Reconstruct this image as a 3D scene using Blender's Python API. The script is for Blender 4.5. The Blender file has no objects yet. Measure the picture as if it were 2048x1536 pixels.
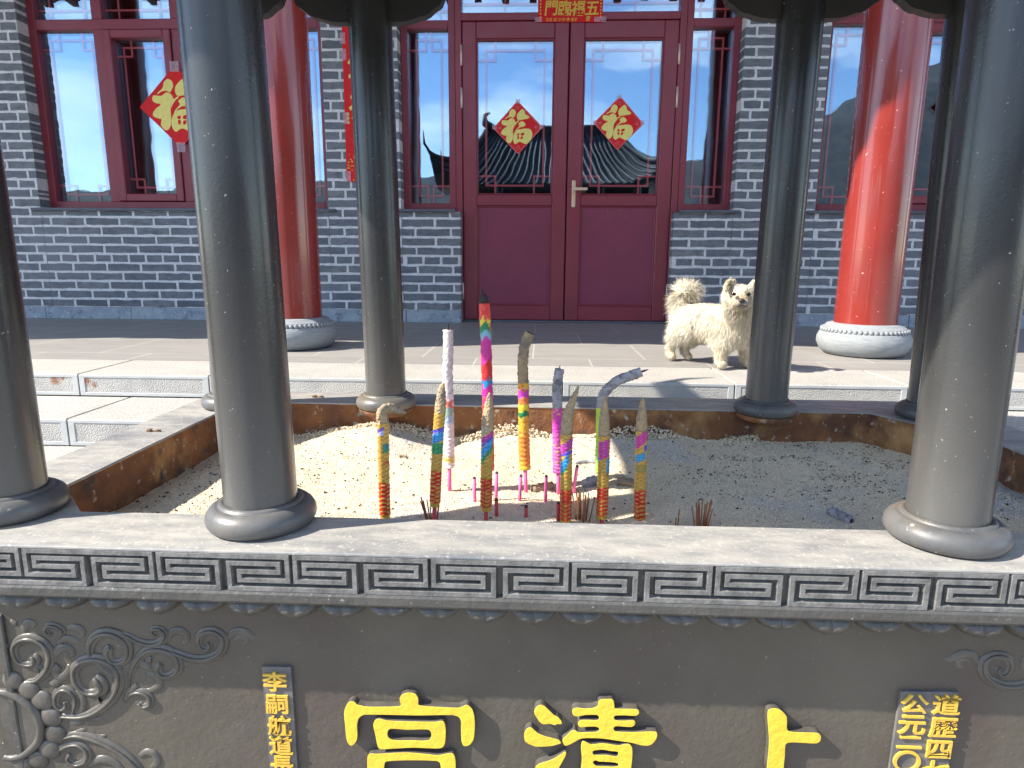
import bpy, bmesh, math, random
from mathutils import Vector, Matrix, noise
random.seed(7)
rad = math.radians
scene = bpy.context.scene
col = scene.collection

# ------------------------------------------------------------------ camera, sky, sun, exposure
cam_d = bpy.data.cameras.new('camera'); cam = bpy.data.objects.new('camera', cam_d); col.objects.link(cam)
cam_d.sensor_width = 36.0; cam_d.lens = 1300.0 / 2048 * 36
cam_d.clip_start = 0.02; cam_d.clip_end = 3000
PITCH, YAW, ROLL = rad(11.037), rad(2.419), rad(-0.384)
fw = Vector((-math.sin(YAW) * math.cos(PITCH), math.cos(YAW) * math.cos(PITCH), -math.sin(PITCH)))
rt = Vector((math.cos(YAW), math.sin(YAW), 0)); dn = fw.cross(rt)
rt2 = rt * math.cos(ROLL) + dn * math.sin(ROLL); dn2 = dn * math.cos(ROLL) - rt * math.sin(ROLL)
mw = Matrix.Identity(4)
for i in range(3):
    mw[i][0] = rt2[i]; mw[i][1] = -dn2[i]; mw[i][2] = -fw[i]
mw[2][3] = 0.4626
cam.matrix_world = mw
scene.camera = cam

SUN_AZ, SUN_EL = rad(17.0), rad(41.0)          # light travels towards +X and a little +Y, downwards
sdir = Vector((math.cos(SUN_AZ) * math.cos(SUN_EL), math.sin(SUN_AZ) * math.cos(SUN_EL), -math.sin(SUN_EL)))
sun_d = bpy.data.lights.new('sun', 'SUN'); sun = bpy.data.objects.new('sun', sun_d); col.objects.link(sun)
sun_d.energy = 4.6; sun_d.angle = rad(0.53); sun_d.color = (1.0, 0.93, 0.82)
sun.rotation_euler = sdir.to_track_quat('-Z', 'Y').to_euler(); sun.location = (-6, -3, 8)

world = bpy.data.worlds.new('World'); scene.world = world; world.use_nodes = True
wn = world.node_tree; wn.nodes.clear()
wo = wn.nodes.new('ShaderNodeOutputWorld'); bg = wn.nodes.new('ShaderNodeBackground')
sky = wn.nodes.new('ShaderNodeTexSky'); sky.sky_type = 'NISHITA'; sky.sun_disc = False
sky.sun_elevation = SUN_EL; sky.sun_rotation = math.atan2(-sdir.x, -sdir.y); sky.altitude = 200; sky.air_density = 1.0; sky.dust_density = 0.1; sky.ozone_density = 3.0
bg.inputs['Strength'].default_value = 0.15
tc = wn.nodes.new('ShaderNodeTexCoord'); mp = wn.nodes.new('ShaderNodeMapping'); mp.inputs['Scale'].default_value = (1.6, 1.6, 6.0)
mp.inputs['Location'].default_value = (3.3, 0.4, 0.35)
nz = wn.nodes.new('ShaderNodeTexNoise'); nz.inputs['Scale'].default_value = 1.5; nz.inputs['Detail'].default_value = 7; nz.inputs['Roughness'].default_value = 0.55
rp = wn.nodes.new('ShaderNodeValToRGB'); rp.color_ramp.elements[0].position = 0.46; rp.color_ramp.elements[1].position = 0.74
rp.color_ramp.elements[0].color = (0, 0, 0, 1); rp.color_ramp.elements[1].color = (0.85, 0.85, 0.85, 1)
cm = wn.nodes.new('ShaderNodeMixRGB'); cm.inputs[2].default_value = (9.5, 9.4, 9.2, 1)
wn.links.new(tc.outputs['Generated'], mp.inputs['Vector']); wn.links.new(mp.outputs[0], nz.inputs['Vector'])
wn.links.new(nz.outputs['Fac'], rp.inputs['Fac']); wn.links.new(rp.outputs['Color'], cm.inputs[0])
wn.links.new(sky.outputs[0], cm.inputs[1]); wn.links.new(cm.outputs[0], bg.inputs['Color']); wn.links.new(bg.outputs[0], wo.inputs[0])

scene.view_settings.view_transform = 'Standard'; scene.view_settings.look = 'None'
scene.view_settings.exposure = 1.3; scene.view_settings.gamma = 1.0; scene.view_settings.use_curve_mapping = False
scene.cycles.max_bounces = 8; scene.cycles.transparent_max_bounces = 12

# ------------------------------------------------------------------ materials
def mat(name, c1, c2=None, ns=8.0, ramp=(0.35, 0.65), rough=0.5, rvar=0.0, metal=0.0, spec=0.5, coat=0.0, bump=0.0, bs=60.0,
        bd=0.01, tone=None, vcol=False, specks=None, stretch=(1, 1, 1), bstretch=(1, 1, 1), detail=5.0, voro=None, ns2=None, c3=None, stains=None, trans=0.0, zlit_dust=None):
    m = bpy.data.materials.new(name); m.use_nodes = True
    nt = m.node_tree; N = nt.nodes; L = nt.links
    b = N['Principled BSDF']
    co = N.new('ShaderNodeTexCoord')
    def mapped(s):
        q = N.new('ShaderNodeMapping'); q.inputs['Scale'].default_value = s
        L.new(co.outputs['Object'], q.inputs['Vector']); return q.outputs[0]
    def nse(scale, st, det=detail):
        n = N.new('ShaderNodeTexNoise'); n.inputs['Scale'].default_value = scale; n.inputs['Detail'].default_value = det
        n.inputs['Roughness'].default_value = 0.6
        L.new(mapped(st), n.inputs['Vector']); return n.outputs['Fac']
    def rmp(sock, a, bb):
        r = N.new('ShaderNodeMapRange'); r.inputs[1].default_value = a; r.inputs[2].default_value = bb
        L.new(sock, r.inputs[0]); return r.outputs[0]
    def mix(f, a, bb):
        x = N.new('ShaderNodeMixRGB')
        for i, v in ((0, f), (1, a), (2, bb)):
            if hasattr(v, 'is_linked'): L.new(v, x.inputs[i])
            else: x.inputs[i].default_value = v if i == 0 else (*v, 1)
        return x.outputs[0]
    cur = c1
    if vcol:
        at = N.new('ShaderNodeAttribute'); at.attribute_name = 'col'; cur = at.outputs['Color']
        if c2 is not None: cur = mix(rmp(nse(ns, stretch), *ramp), cur, c2)
    else:
        if tone:
            at = N.new('ShaderNodeAttribute'); at.attribute_name = 'tone'
            r = N.new('ShaderNodeValToRGB'); L.new(at.outputs['Fac'], r.inputs['Fac'])
            e = r.color_ramp.elements
            for i, (p, c) in enumerate(tone):
                q = e[i] if i < 2 else e.new(p)
                q.position = p; q.color = (*c, 1)
            cur = r.outputs['Color']
        if c2 is not None: cur = mix(rmp(nse(ns, stretch), *ramp), cur, c2)
    if c3 is not None: cur = mix(rmp(nse(ns2, stretch), 0.52, 0.68), cur, c3)
    if specks:
        for (sc, ss, lo, hi) in specks:
            cur = mix(rmp(nse(ss, (1, 1, 1), 2.0), lo, hi), cur, sc)
    if zlit_dust:                                                      # sunlit foot and shaded top painted into an upright's colour, plus some dust
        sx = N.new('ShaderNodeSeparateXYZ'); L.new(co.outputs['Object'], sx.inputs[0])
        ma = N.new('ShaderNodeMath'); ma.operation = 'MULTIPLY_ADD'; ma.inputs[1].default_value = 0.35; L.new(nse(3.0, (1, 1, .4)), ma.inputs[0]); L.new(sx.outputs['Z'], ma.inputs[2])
        zr = N.new('ShaderNodeMapRange'); zr.inputs[1].default_value = zlit_dust[1]; zr.inputs[2].default_value = zlit_dust[2]; zr.interpolation_type = 'SMOOTHSTEP'; L.new(ma.outputs[0], zr.inputs[0]); cur = mix(zr.outputs[0], cur, zlit_dust[0])
    if stains:
        for (p, r0, sc) in stains:
            d = N.new('ShaderNodeVectorMath'); d.operation = 'DISTANCE'; d.inputs[1].default_value = p
            L.new(co.outputs['Object'], d.inputs[0])
            ad = N.new('ShaderNodeMath'); ad.operation = 'MULTIPLY_ADD'; ad.inputs[1].default_value = r0 * 1.6; L.new(nse(45, (1, 1, 1)), ad.inputs[0]); L.new(d.outputs['Value'], ad.inputs[2])
            f = N.new('ShaderNodeMapRange'); f.inputs[1].default_value = r0 * 1.9; f.inputs[2].default_value = r0 * 1.1; f.inputs[4].default_value = 0.85
            L.new(ad.outputs[0], f.inputs[0]); cur = mix(f.outputs[0], cur, sc)
    if hasattr(cur, 'is_linked'): L.new(cur, b.inputs['Base Color'])
    else: b.inputs['Base Color'].default_value = (*cur, 1)
    b.inputs['Metallic'].default_value = metal
    b.inputs['Specular IOR Level'].default_value = spec
    b.inputs['Coat Weight'].default_value = coat; b.inputs['Coat Roughness'].default_value = 0.08
    if rvar:
        r = N.new('ShaderNodeMapRange'); r.inputs[1].default_value = 0.3; r.inputs[2].default_value = 0.7
        r.inputs[3].default_value = rough - rvar; r.inputs[4].default_value = rough + rvar
        L.new(nse(ns * 1.7, (1, 1, 1)), r.inputs[0]); L.new(r.outputs[0], b.inputs['Roughness'])
    else: b.inputs['Roughness'].default_value = rough
    if bump:
        bp = N.new('ShaderNodeBump'); bp.inputs['Strength'].default_value = bump; bp.inputs['Distance'].default_value = bd
        if voro:
            v = N.new('ShaderNodeTexVoronoi'); v.inputs['Scale'].default_value = voro; L.new(mapped(bstretch), v.inputs['Vector'])
            h = N.new('ShaderNodeMath'); h.operation = 'SUBTRACT'; h.inputs[0].default_value = 1.0; L.new(v.outputs['Distance'], h.inputs[1]); hs = h.outputs[0]
        else: hs = nse(bs, bstretch, 3.0)
        L.new(hs, bp.inputs['Height']); L.new(bp.outputs[0], b.inputs['Normal'])
    if trans: b.inputs['Alpha'].default_value = 1 - trans
    return m

MT = {}
MT['brick'] = mat('grey_brick', (0.1, 0.1, 0.1), (0.085, 0.10, 0.12), 30, (0.45, 0.75), rough=0.85, bump=0.5, bs=90, bd=0.004,
    tone=[(0.0, (0.105, 0.120, 0.142)), (1.0, (0.23, 0.215, 0.195)), (0.35, (0.155, 0.170, 0.192)), (0.7, (0.195, 0.208, 0.226)), (0.88, (0.21, 0.22, 0.232))],
    specks=[((0.36, 0.37, 0.39), 45, 0.66, 0.78)], stretch=(0.5, 1, 1), c3=(0.185, 0.205, 0.235), ns2=3.0)
MT['mortar'] = mat('white_mortar', (0.70, 0.71, 0.73), (0.54, 0.55, 0.56), 40, rough=0.9, bump=0.6, bs=150, bd=0.003)
MT['plinth'] = mat('blue_stone', (0.24, 0.29, 0.35), (0.34, 0.39, 0.43), 9, rough=0.75, bump=0.3, bs=60, bd=0.004, c3=(0.14, 0.17, 0.21), ns2=14, specks=[((0.55, 0.58, 0.6), 60, 0.64, 0.72)])
MT['sill'] = mat('dark_sill_stone', (0.085, 0.10, 0.13), (0.12, 0.135, 0.16), 14, rough=0.7, bump=0.2, bs=70, bd=0.003)
MT['maroon'] = mat('maroon_paint', (0.245, 0.034, 0.052), (0.215, 0.031, 0.047), 6, rough=0.38, rvar=0.06, spec=0.5, bump=0.05, bs=300, bd=0.001)
MT['maroon_panel'] = mat('maroon_panel', (0.225, 0.031, 0.070), (0.20, 0.029, 0.064), 5, rough=0.42, bump=0.35, bs=55, bd=0.003, bstretch=(1.6, 1, 0.02))
MT['faded'] = mat('tape_residue', (0.25, 0.055, 0.085), (0.18, 0.025, 0.05), 90, (0.45, 0.6), rough=0.6)
MT['lattice'] = mat('lattice_paint', (0.66, 0.12, 0.14), rough=0.45)
MT['brass'] = mat('pale_brass', (0.72, 0.55, 0.36), rough=0.35, metal=0.55)
MT['pinksteel'] = mat('champagne_metal', (0.75, 0.60, 0.52), rough=0.4, metal=0.4)
MT['dark'] = mat('dark_interior', (0.012, 0.012, 0.014), rough=0.9)
MT['wood'] = mat('eave_wood', (0.10, 0.025, 0.018), (0.07, 0.02, 0.015), 8, rough=0.6)
MT['tile'] = mat('grey_roof_tile', (0.045, 0.05, 0.055), (0.075, 0.08, 0.085), 12, rough=0.55, bump=0.3, bs=40, bd=0.004)
MT['redcol'] = mat('red_lacquer', (0.26, 0.030, 0.022), (0.22, 0.026, 0.020), 3, rough=0.24, rvar=0.06, coat=0.6, spec=0.5, bump=0.04, bs=12, bd=0.01, bstretch=(1, 1, .25),
    specks=[((0.62, 0.36, 0.32), 70, 0.71, 0.76)])
MT['drum'] = mat('carved_pale_stone', (0.22, 0.24, 0.255), (0.28, 0.295, 0.305), 22, rough=0.8, bump=0.45, bs=40, bd=0.004, stretch=(1, 1, 5), bstretch=(1, 1, 7))
MT['granite'] = mat('pale_granite', (0.35, 0.325, 0.29), (0.29, 0.275, 0.25), 7, rough=0.85, bump=0.35, bs=180, bd=0.003, specks=[((0.62, 0.60, 0.56), 220, 0.55, 0.64), ((0.22, 0.21, 0.2), 260, 0.62, 0.7)])
MT['riser'] = mat('bush_hammered_granite', (0.46, 0.445, 0.41), (0.36, 0.35, 0.335), 10, rough=0.95, bump=0.7, bd=0.004, voro=230,
    stains=[((-1.912, 2.444, -0.026), 0.024, (0.25, 0.085, 0.03)), ((-1.880, 2.444, -0.016), 0.013, (0.25, 0.085, 0.03)), ((-1.785, 2.444, -0.026), 0.024, (0.25, 0.085, 0.03)), ((-1.752, 2.444, -0.044), 0.014, (0.25, 0.085, 0.03))])
MT['edge'] = mat('honed_granite_border', (0.46, 0.47, 0.46), (0.40, 0.41, 0.40), 12, rough=0.7, bump=0.15, bs=120, bd=0.002)
MT['ground'] = mat('courtyard_stone', (0.30, 0.28, 0.25), (0.24, 0.23, 0.21), 3, rough=0.9, bump=0.3, bs=30, bd=0.01)
MT['hill'] = mat('wooded_hill', (0.034, 0.037, 0.042), (0.062, 0.058, 0.054), 0.22, rough=0.95, c3=(0.024, 0.028, 0.028), ns2=0.09)
MT['paint'] = mat('charcoal_enamel', (0.020, 0.021, 0.022), (0.027, 0.027, 0.027), 4, zlit_dust=((0.105, 0.102, 0.096), 1.36, 0.86), rough=0.27, rvar=0.07, spec=0.5, coat=0.12, bump=0.18, bs=210, bd=0.002,
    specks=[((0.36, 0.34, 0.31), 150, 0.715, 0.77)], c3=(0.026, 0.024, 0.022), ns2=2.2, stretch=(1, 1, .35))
MT['torus'] = mat('dusty_enamel', (0.066, 0.068, 0.070), (0.125, 0.122, 0.116), 9, rough=0.42, rvar=0.12, c3=(0.15, 0.125, 0.095), ns2=7, bump=0.12, bs=80, bd=0.003, specks=[((0.36, 0.34, 0.31), 60, 0.68, 0.76)])
MT['rim'] = mat('weathered_rim', (0.23, 0.226, 0.22), (0.37, 0.35, 0.315), 26, (0.34, 0.68), rough=0.55, rvar=0.14, bump=0.35, bs=60, bd=0.003, stretch=(0.45, 1.4, 1),
    specks=[((0.44, 0.41, 0.36), 150, 0.60, 0.72), ((0.42, 0.29, 0.18), 14, 0.70, 0.84)], c3=(0.15, 0.155, 0.165), ns2=5)
MT['rimdark'] = mat('sooty_rim', (0.075, 0.078, 0.085), (0.15, 0.14, 0.13), 18, rough=0.6, rvar=0.1, bump=0.35, bs=60, bd=0.003)
MT['cast'] = mat('painted_cast_iron', (0.060, 0.058, 0.053), (0.085, 0.08, 0.072), 16, rough=0.46, rvar=0.1, spec=0.5, bump=0.5, bs=70, bd=0.004, specks=[((0.24, 0.22, 0.19), 110, 0.66, 0.75)])
MT['relief'] = mat('painted_relief', (0.064, 0.058, 0.049), (0.105, 0.095, 0.080), 26, rough=0.36, rvar=0.08, bump=0.25, bs=90, bd=0.003)
MT['black'] = mat('black_enamel', (0.018, 0.018, 0.018), (0.03, 0.029, 0.027), 8, rough=0.45, bump=0.2, bs=90, bd=0.003)
MT['fret'] = mat('dusty_fret', (0.10, 0.098, 0.094), (0.20, 0.195, 0.185), 40, rough=0.5, rvar=0.1, bump=0.6, bs=180, bd=0.002)
MT['panel'] = mat('brushed_dark_panel', (0.076, 0.065, 0.050), (0.098, 0.085, 0.066), 4, rough=0.52, rvar=0.08, spec=0.5, bump=0.5, bs=75, bd=0.003,
    specks=[((0.20, 0.185, 0.16), 130, 0.69, 0.75)], c3=(0.075, 0.056, 0.048), ns2=3)
MT['yellow'] = mat('yellow_paint', (0.77, 0.53, 0.045), (0.72, 0.48, 0.04), 14, rough=0.48, bump=0.55, bs=75, bd=0.003)
MT['yellow2'] = mat('worn_yellow_paint', (0.66, 0.42, 0.05), (0.60, 0.38, 0.06), 60, rough=0.55, bump=0.5, bs=160, bd=0.002)
MT['rust'] = mat('rusty_iron', (0.24, 0.098, 0.035), (0.12, 0.052, 0.027), 9, (0.38, 0.62), rough=0.9, bump=0.8, bs=45, bd=0.007, c3=(0.42, 0.23, 0.09), ns2=6, specks=[((0.42, 0.36, 0.27), 40, 0.62, 0.72), ((0.05, 0.04, 0.035), 13, 0.6, 0.72)])
MT['ash'] = mat('granular_ash', (0.74, 0.63, 0.45), (0.58, 0.50, 0.38), 70, (0.35, 0.7), rough=0.95, bump=0.7, bd=0.005, voro=300, c3=(0.50, 0.49, 0.48), ns2=3.0, specks=[((0.10, 0.09, 0.085), 75, 0.70, 0.75)])
MT['grain'] = mat('ash_grain', (0.62, 0.54, 0.41), rough=0.95, tone=[(0.0, (0.42, 0.36, 0.28)), (1.0, (0.78, 0.70, 0.55)), (0.5, (0.68, 0.58, 0.41))])
MT['char'] = mat('charcoal', (0.018, 0.017, 0.017), (0.05, 0.045, 0.042), 60, rough=0.9)
MT['greyash'] = mat('burnt_paper_ash', (0.36, 0.35, 0.37), (0.15, 0.145, 0.155), 60, (0.45, 0.65), rough=0.9, bump=0.8, bs=120, bd=0.004)
MT['tanash'] = mat('burnt_paper_tan', (0.40, 0.29, 0.16), (0.19, 0.16, 0.13), 45, (0.42, 0.66), rough=0.85, bump=0.8, bd=0.003, voro=220)
MT['foil'] = mat('embossed_foil', (1, 1, 1), vcol=True, rough=0.36, metal=0.12, spec=0.6, bump=0.7, bs=170, bd=0.003)
MT['pinkstick'] = mat('pink_stick', (0.86, 0.14, 0.34), (0.74, 0.12, 0.28), 40, rough=0.6)
MT['redstick'] = mat('red_stick', (0.50, 0.05, 0.05), (0.34, 0.04, 0.04), 40, rough=0.6)
MT['brownstick'] = mat('scorched_bamboo', (0.30, 0.11, 0.035), (0.16, 0.06, 0.03), 90, rough=0.7)
MT['paper'] = mat('red_paper', (0.68, 0.010, 0.012), (0.60, 0.010, 0.012), 10, rough=0.6, spec=0.3)
MT['paperedge'] = mat('pink_paper_border', (0.72, 0.16, 0.17), (0.66, 0.05, 0.05), 120, (0.45, 0.55), rough=0.6)
MT['gold'] = mat('gold_ink', (0.82, 0.70, 0.20), (0.74, 0.62, 0.15), 50, rough=0.5)
MT['goldtext'] = mat('gold_print', (0.74, 0.52, 0.06), (0.60, 0.40, 0.04), 80, rough=0.5)
MT['tape'] = mat('clear_tape', (0.72, 0.55, 0.62), (0.60, 0.42, 0.5), 60, rough=0.25, trans=0.6)
MT['fur'] = mat('cream_fur', (0.70, 0.58, 0.41), rough=0.85, spec=0.2, tone=[(0.0, (0.48, 0.36, 0.20)), (1.0, (0.86, 0.82, 0.71)), (0.5, (0.77, 0.69, 0.53))])
MT['skinfur'] = mat('cream_undercoat', (0.66, 0.54, 0.36), (0.58, 0.45, 0.28), 25, rough=0.95, spec=0.1)
MT['nose'] = mat('dark_wet_nose', (0.05, 0.03, 0.03), rough=0.35)
MT['muzzle'] = mat('grey_muzzle_fur', (0.40, 0.33, 0.26), (0.22, 0.18, 0.15), 90, rough=0.9)
MT['eye'] = mat('dark_eye', (0.012, 0.009, 0.008), rough=0.08)
MT['steel'] = mat('old_steel', (0.25, 0.23, 0.2), (0.2, 0.1, 0.05), 60, rough=0.6, metal=0.5)
MT['white'] = mat('white_plastic', (0.7, 0.7, 0.7), rough=0.5)

def paving_mat():
    m = mat('honed_paving', (0.30, 0.284, 0.26), (0.262, 0.248, 0.23), 5, rough=0.55, rvar=0.08, bump=0.12, bs=90, bd=0.002, stretch=(0.4, 2.5, 1))
    nt = m.node_tree; b = nt.nodes['Principled BSDF']; src = b.inputs['Base Color'].links[0].from_socket
    co = nt.nodes.new('ShaderNodeTexCoord'); q = nt.nodes.new('ShaderNodeMapping'); q.inputs['Location'].default_value = (0.29, 0.12, 0)
    br = nt.nodes.new('ShaderNodeTexBrick'); br.offset = 0.5; br.inputs['Scale'].default_value = 1.0
    br.inputs['Brick Width'].default_value = 0.52; br.inputs['Row Height'].default_value = 0.52; br.inputs['Mortar Size'].default_value = 0.004; br.inputs['Mortar Smooth'].default_value = 0.2
    br.inputs['Color1'].default_value = (1, 1, 1, 1); br.inputs['Color2'].default_value = (0.9, 0.9, 0.91, 1); br.inputs['Mortar'].default_value = (1.5, 1.45, 1.35, 1)
    mx = nt.nodes.new('ShaderNodeMixRGB'); mx.blend_type = 'MULTIPLY'; mx.inputs[0].default_value = 1
    nt.links.new(co.outputs['Object'], q.inputs['Vector']); nt.links.new(q.outputs[0], br.inputs['Vector'])
    nt.links.new(src, mx.inputs[1]); nt.links.new(br.outputs['Color'], mx.inputs[2]); nt.links.new(mx.outputs[0], b.inputs['Base Color'])
    return m
MT['paving'] = paving_mat()

def glass_mat():
    m = bpy.data.materials.new('coated_window_glass'); m.use_nodes = True
    nt = m.node_tree; nt.nodes.clear()
    o = nt.nodes.new('ShaderNodeOutputMaterial'); g = nt.nodes.new('ShaderNodeBsdfGlossy'); t = nt.nodes.new('ShaderNodeBsdfTransparent'); mx = nt.nodes.new('ShaderNodeMixShader')
    g.inputs['Roughness'].default_value = 0.0; g.inputs['Color'].default_value = (0.60, 0.80, 1.0, 1); t.inputs['Color'].default_value = (0.92, 0.93, 0.94, 1)
    mx.inputs[0].default_value = 0.30
    co = nt.nodes.new('ShaderNodeTexCoord'); n = nt.nodes.new('ShaderNodeTexNoise'); n.inputs['Scale'].default_value = 5.0; n.inputs['Detail'].default_value = 1
    bp = nt.nodes.new('ShaderNodeBump'); bp.inputs['Strength'].default_value = 0.07; bp.inputs['Distance'].default_value = 0.01
    nt.links.new(co.outputs['Object'], n.inputs['Vector']); nt.links.new(n.outputs['Fac'], bp.inputs['Height']); nt.links.new(bp.outputs[0], g.inputs['Normal'])
    nt.links.new(t.outputs[0], mx.inputs[1]); nt.links.new(g.outputs[0], mx.inputs[2]); nt.links.new(mx.outputs[0], o.inputs[0])
    return m
MT['glass'] = glass_mat()

# ------------------------------------------------------------------ helpers
WLOC = {}
def tag(o, label=None, cat=None, group=None, kind=None):
    if label: o['label'] = label
    if cat: o['category'] = cat
    if group: o['group'] = group
    if kind: o['kind'] = kind
    return o
def thing(name, loc, label, cat, group=None):
    o = bpy.data.objects.new(name, None); col.objects.link(o); o.location = loc; o.empty_display_size = 0.1
    WLOC[o] = Vector(loc)
    return tag(o, label, cat, group)

class MB:
    def __init__(s): s.v = []; s.f = []; s.sm = []; s.tone = []; s.col = []
    def add(s, vs, fs, smooth=False, tone=0.5, cols=None):
        o = len(s.v); s.v += [tuple(v) for v in vs]; s.f += [tuple(o + i for i in f) for f in fs]; s.sm += [smooth] * len(fs)
        s.tone += [tone] * len(vs); s.col += (cols if cols else [(1, 1, 1, 1)] * len(vs)); return s
    def box(s, x0, x1, y0, y1, z0, z1, tone=0.5):
        v = [(x, y, z) for z in (z0, z1) for y in (y0, y1) for x in (x0, x1)]
        return s.add(v, [(0, 2, 3, 1), (4, 5, 7, 6), (0, 1, 5, 4), (2, 6, 7, 3), (0, 4, 6, 2), (1, 3, 7, 5)], tone=tone)
    def bbox(s, x0, x1, y0, y1, z0, z1, b=0.003, tone=0.5):      # box with all edges chamfered
        P = []; idx = {}
        for ax in range(3):
            for sx in (0, 1):
                for sy in (0, 1):
                    for sz in (0, 1):
                        c = [(x0, x1)[sx], (y0, y1)[sy], (z0, z1)[sz]]
                        for k in range(3):
                            if k != ax: c[k] += b if (sx, sy, sz)[k] == 0 else -b
                        idx[(ax, sx, sy, sz)] = len(P); P.append(tuple(c))
        F = []
        for ax in range(3):
            o = [k for k in range(3) if k != ax]
            for sd in (0, 1):
                q = []
                for a, c in ((0, 0), (1, 0), (1, 1), (0, 1)):
                    t = [0, 0, 0]; t[ax] = sd; t[o[0]] = a; t[o[1]] = c; q.append(idx[(ax, *t)])
                F.append(tuple(q))
        for ax in range(3):                                       # edges running along ax
            o = [k for k in range(3) if k != ax]
            for a in (0, 1):
                for c in (0, 1):
                    q = []
                    for e in (0, 1):
                        t = [0, 0, 0]; t[ax] = e; t[o[0]] = a; t[o[1]] = c
                        q.append((idx[(o[0], *t)], idx[(o[1], *t)]))
                    F.append((q[0][0], q[0][1], q[1][1], q[1][0]))
        for sx in (0, 1):
            for sy in (0, 1):
                for sz in (0, 1): F.append(tuple(idx[(ax, sx, sy, sz)] for ax in range(3)))
        return s.add(P, F, tone=tone)
    def lathe(s, prof, c, segs=40, lean=(0, 0), smooth=True):     # prof = [(r, z)]
        vs = []; fs = []
        for r, z in prof:
            for k in range(segs):
                a = 2 * math.pi * k / segs
                vs.append((c[0] + r * math.cos(a) + lean[0] * z, c[1] + r * math.sin(a) + lean[1] * z, c[2] + z))
        for i in range(len(prof) - 1):
            for k in range(segs):
                fs.append((i * segs + k, i * segs + (k + 1) % segs, (i + 1) * segs + (k + 1) % segs, (i + 1) * segs + k))
        s.add(vs, fs, smooth)
        n = len(prof)
        if prof[0][0] > 1e-4: s.add([vs[k] for k in range(segs)][::-1], [tuple(range(segs))])
        if prof[-1][0] > 1e-4: s.add([vs[(n - 1) * segs + k] for k in range(segs)], [tuple(range(segs))])
        return s
    def tube(s, pts, rr, segs=10, smooth=True, ellip=None, colf=None, radf=None, closed_tip=True):
        pts = [Vector(p) for p in pts]; n = len(pts)
        if not hasattr(rr, '__len__'): rr = [rr] * n
        vs = []; cs = []; fs = []; up = None
        for i in range(n):
            t = (pts[min(i + 1, n - 1)] - pts[max(i - 1, 0)]).normalized()
            if up is None:
                up = Vector((0, -1, 0)) if abs(t.y) < 0.9 else Vector((0, 0, 1))
            a = (up - t * up.dot(t)).normalized(); b = t.cross(a); up = a
            for k in range(segs):
                an = 2 * math.pi * k / segs
                r = rr[i] * (radf(i / (n - 1), an) if radf else 1)
                vs.append(pts[i] + (a * math.cos(an) * (ellip or 1) + b * math.sin(an)) * r)
                if colf: cs.append((*colf(i / (n - 1), an), 1))
        for i in range(n - 1):
            for k in range(segs): fs.append((i * segs + k, i * segs + (k + 1) % segs, (i + 1) * segs + (k + 1) % segs, (i + 1) * segs + k))
        fs.append(tuple(range(segs))[::-1]); fs.append(tuple((n - 1) * segs + k for k in range(segs)))
        return s.add(vs, fs, smooth, cols=cs or None)
    def prism(s, poly, y0, y1, smooth=False):                     # poly in (x, z), thickness along y
        n = len(poly); vs = [(x, y0, z) for x, z in poly] + [(x, y1, z) for x, z in poly]
        fs = [tuple(range(n)), tuple(range(2 * n - 1, n - 1, -1))] + [(i, n + i, n + (i + 1) % n, (i + 1) % n) for i in range(n)]
        return s.add(vs, fs)
    def build(s, name, m, parent=None, label=None, kind=None, normals=None, fixn=True):
        me = bpy.data.meshes.new(name)
        off = WLOC.get(parent, Vector((0, 0, 0))) if parent else Vector((0, 0, 0))
        me.from_pydata([(x - off.x, y - off.y, z - off.z) for x, y, z in s.v], [], s.f)
        me.polygons.foreach_set('use_smooth', s.sm)
        a = me.attributes.new('tone', 'FLOAT', 'POINT'); a.data.foreach_set('value', s.tone)
        if any(c != (1, 1, 1, 1) for c in s.col):
            ca = me.attributes.new('col', 'FLOAT_COLOR', 'POINT'); ca.data.foreach_set('color', [x for c in s.col for x in c])
        if fixn:
            bm = bmesh.new(); bm.from_mesh(me); bmesh.ops.recalc_face_normals(bm, faces=bm.faces); bm.to_mesh(me); bm.free()
        me.materials.append(MT[m] if isinstance(m, str) else m)
        if normals: me.polygons.foreach_set('use_smooth', [True] * len(me.polygons)); me.normals_split_custom_set_from_vertices(normals)
        return link(name, me, parent, label, kind)
def link(name, me, parent=None, label=None, kind=None):
    o = bpy.data.objects.new(name, me); col.objects.link(o)
    if parent: o.parent = parent; WLOC[o] = WLOC[parent]
    else: WLOC[o] = Vector((0, 0, 0))
    if label: o['label'] = label
    if kind: o['kind'] = kind
    return o
def evaluated_mesh(ob):
    dg = bpy.context.evaluated_depsgraph_get(); dg.update()
    return bpy.data.meshes.new_from_object(ob.evaluated_get(dg))
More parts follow.
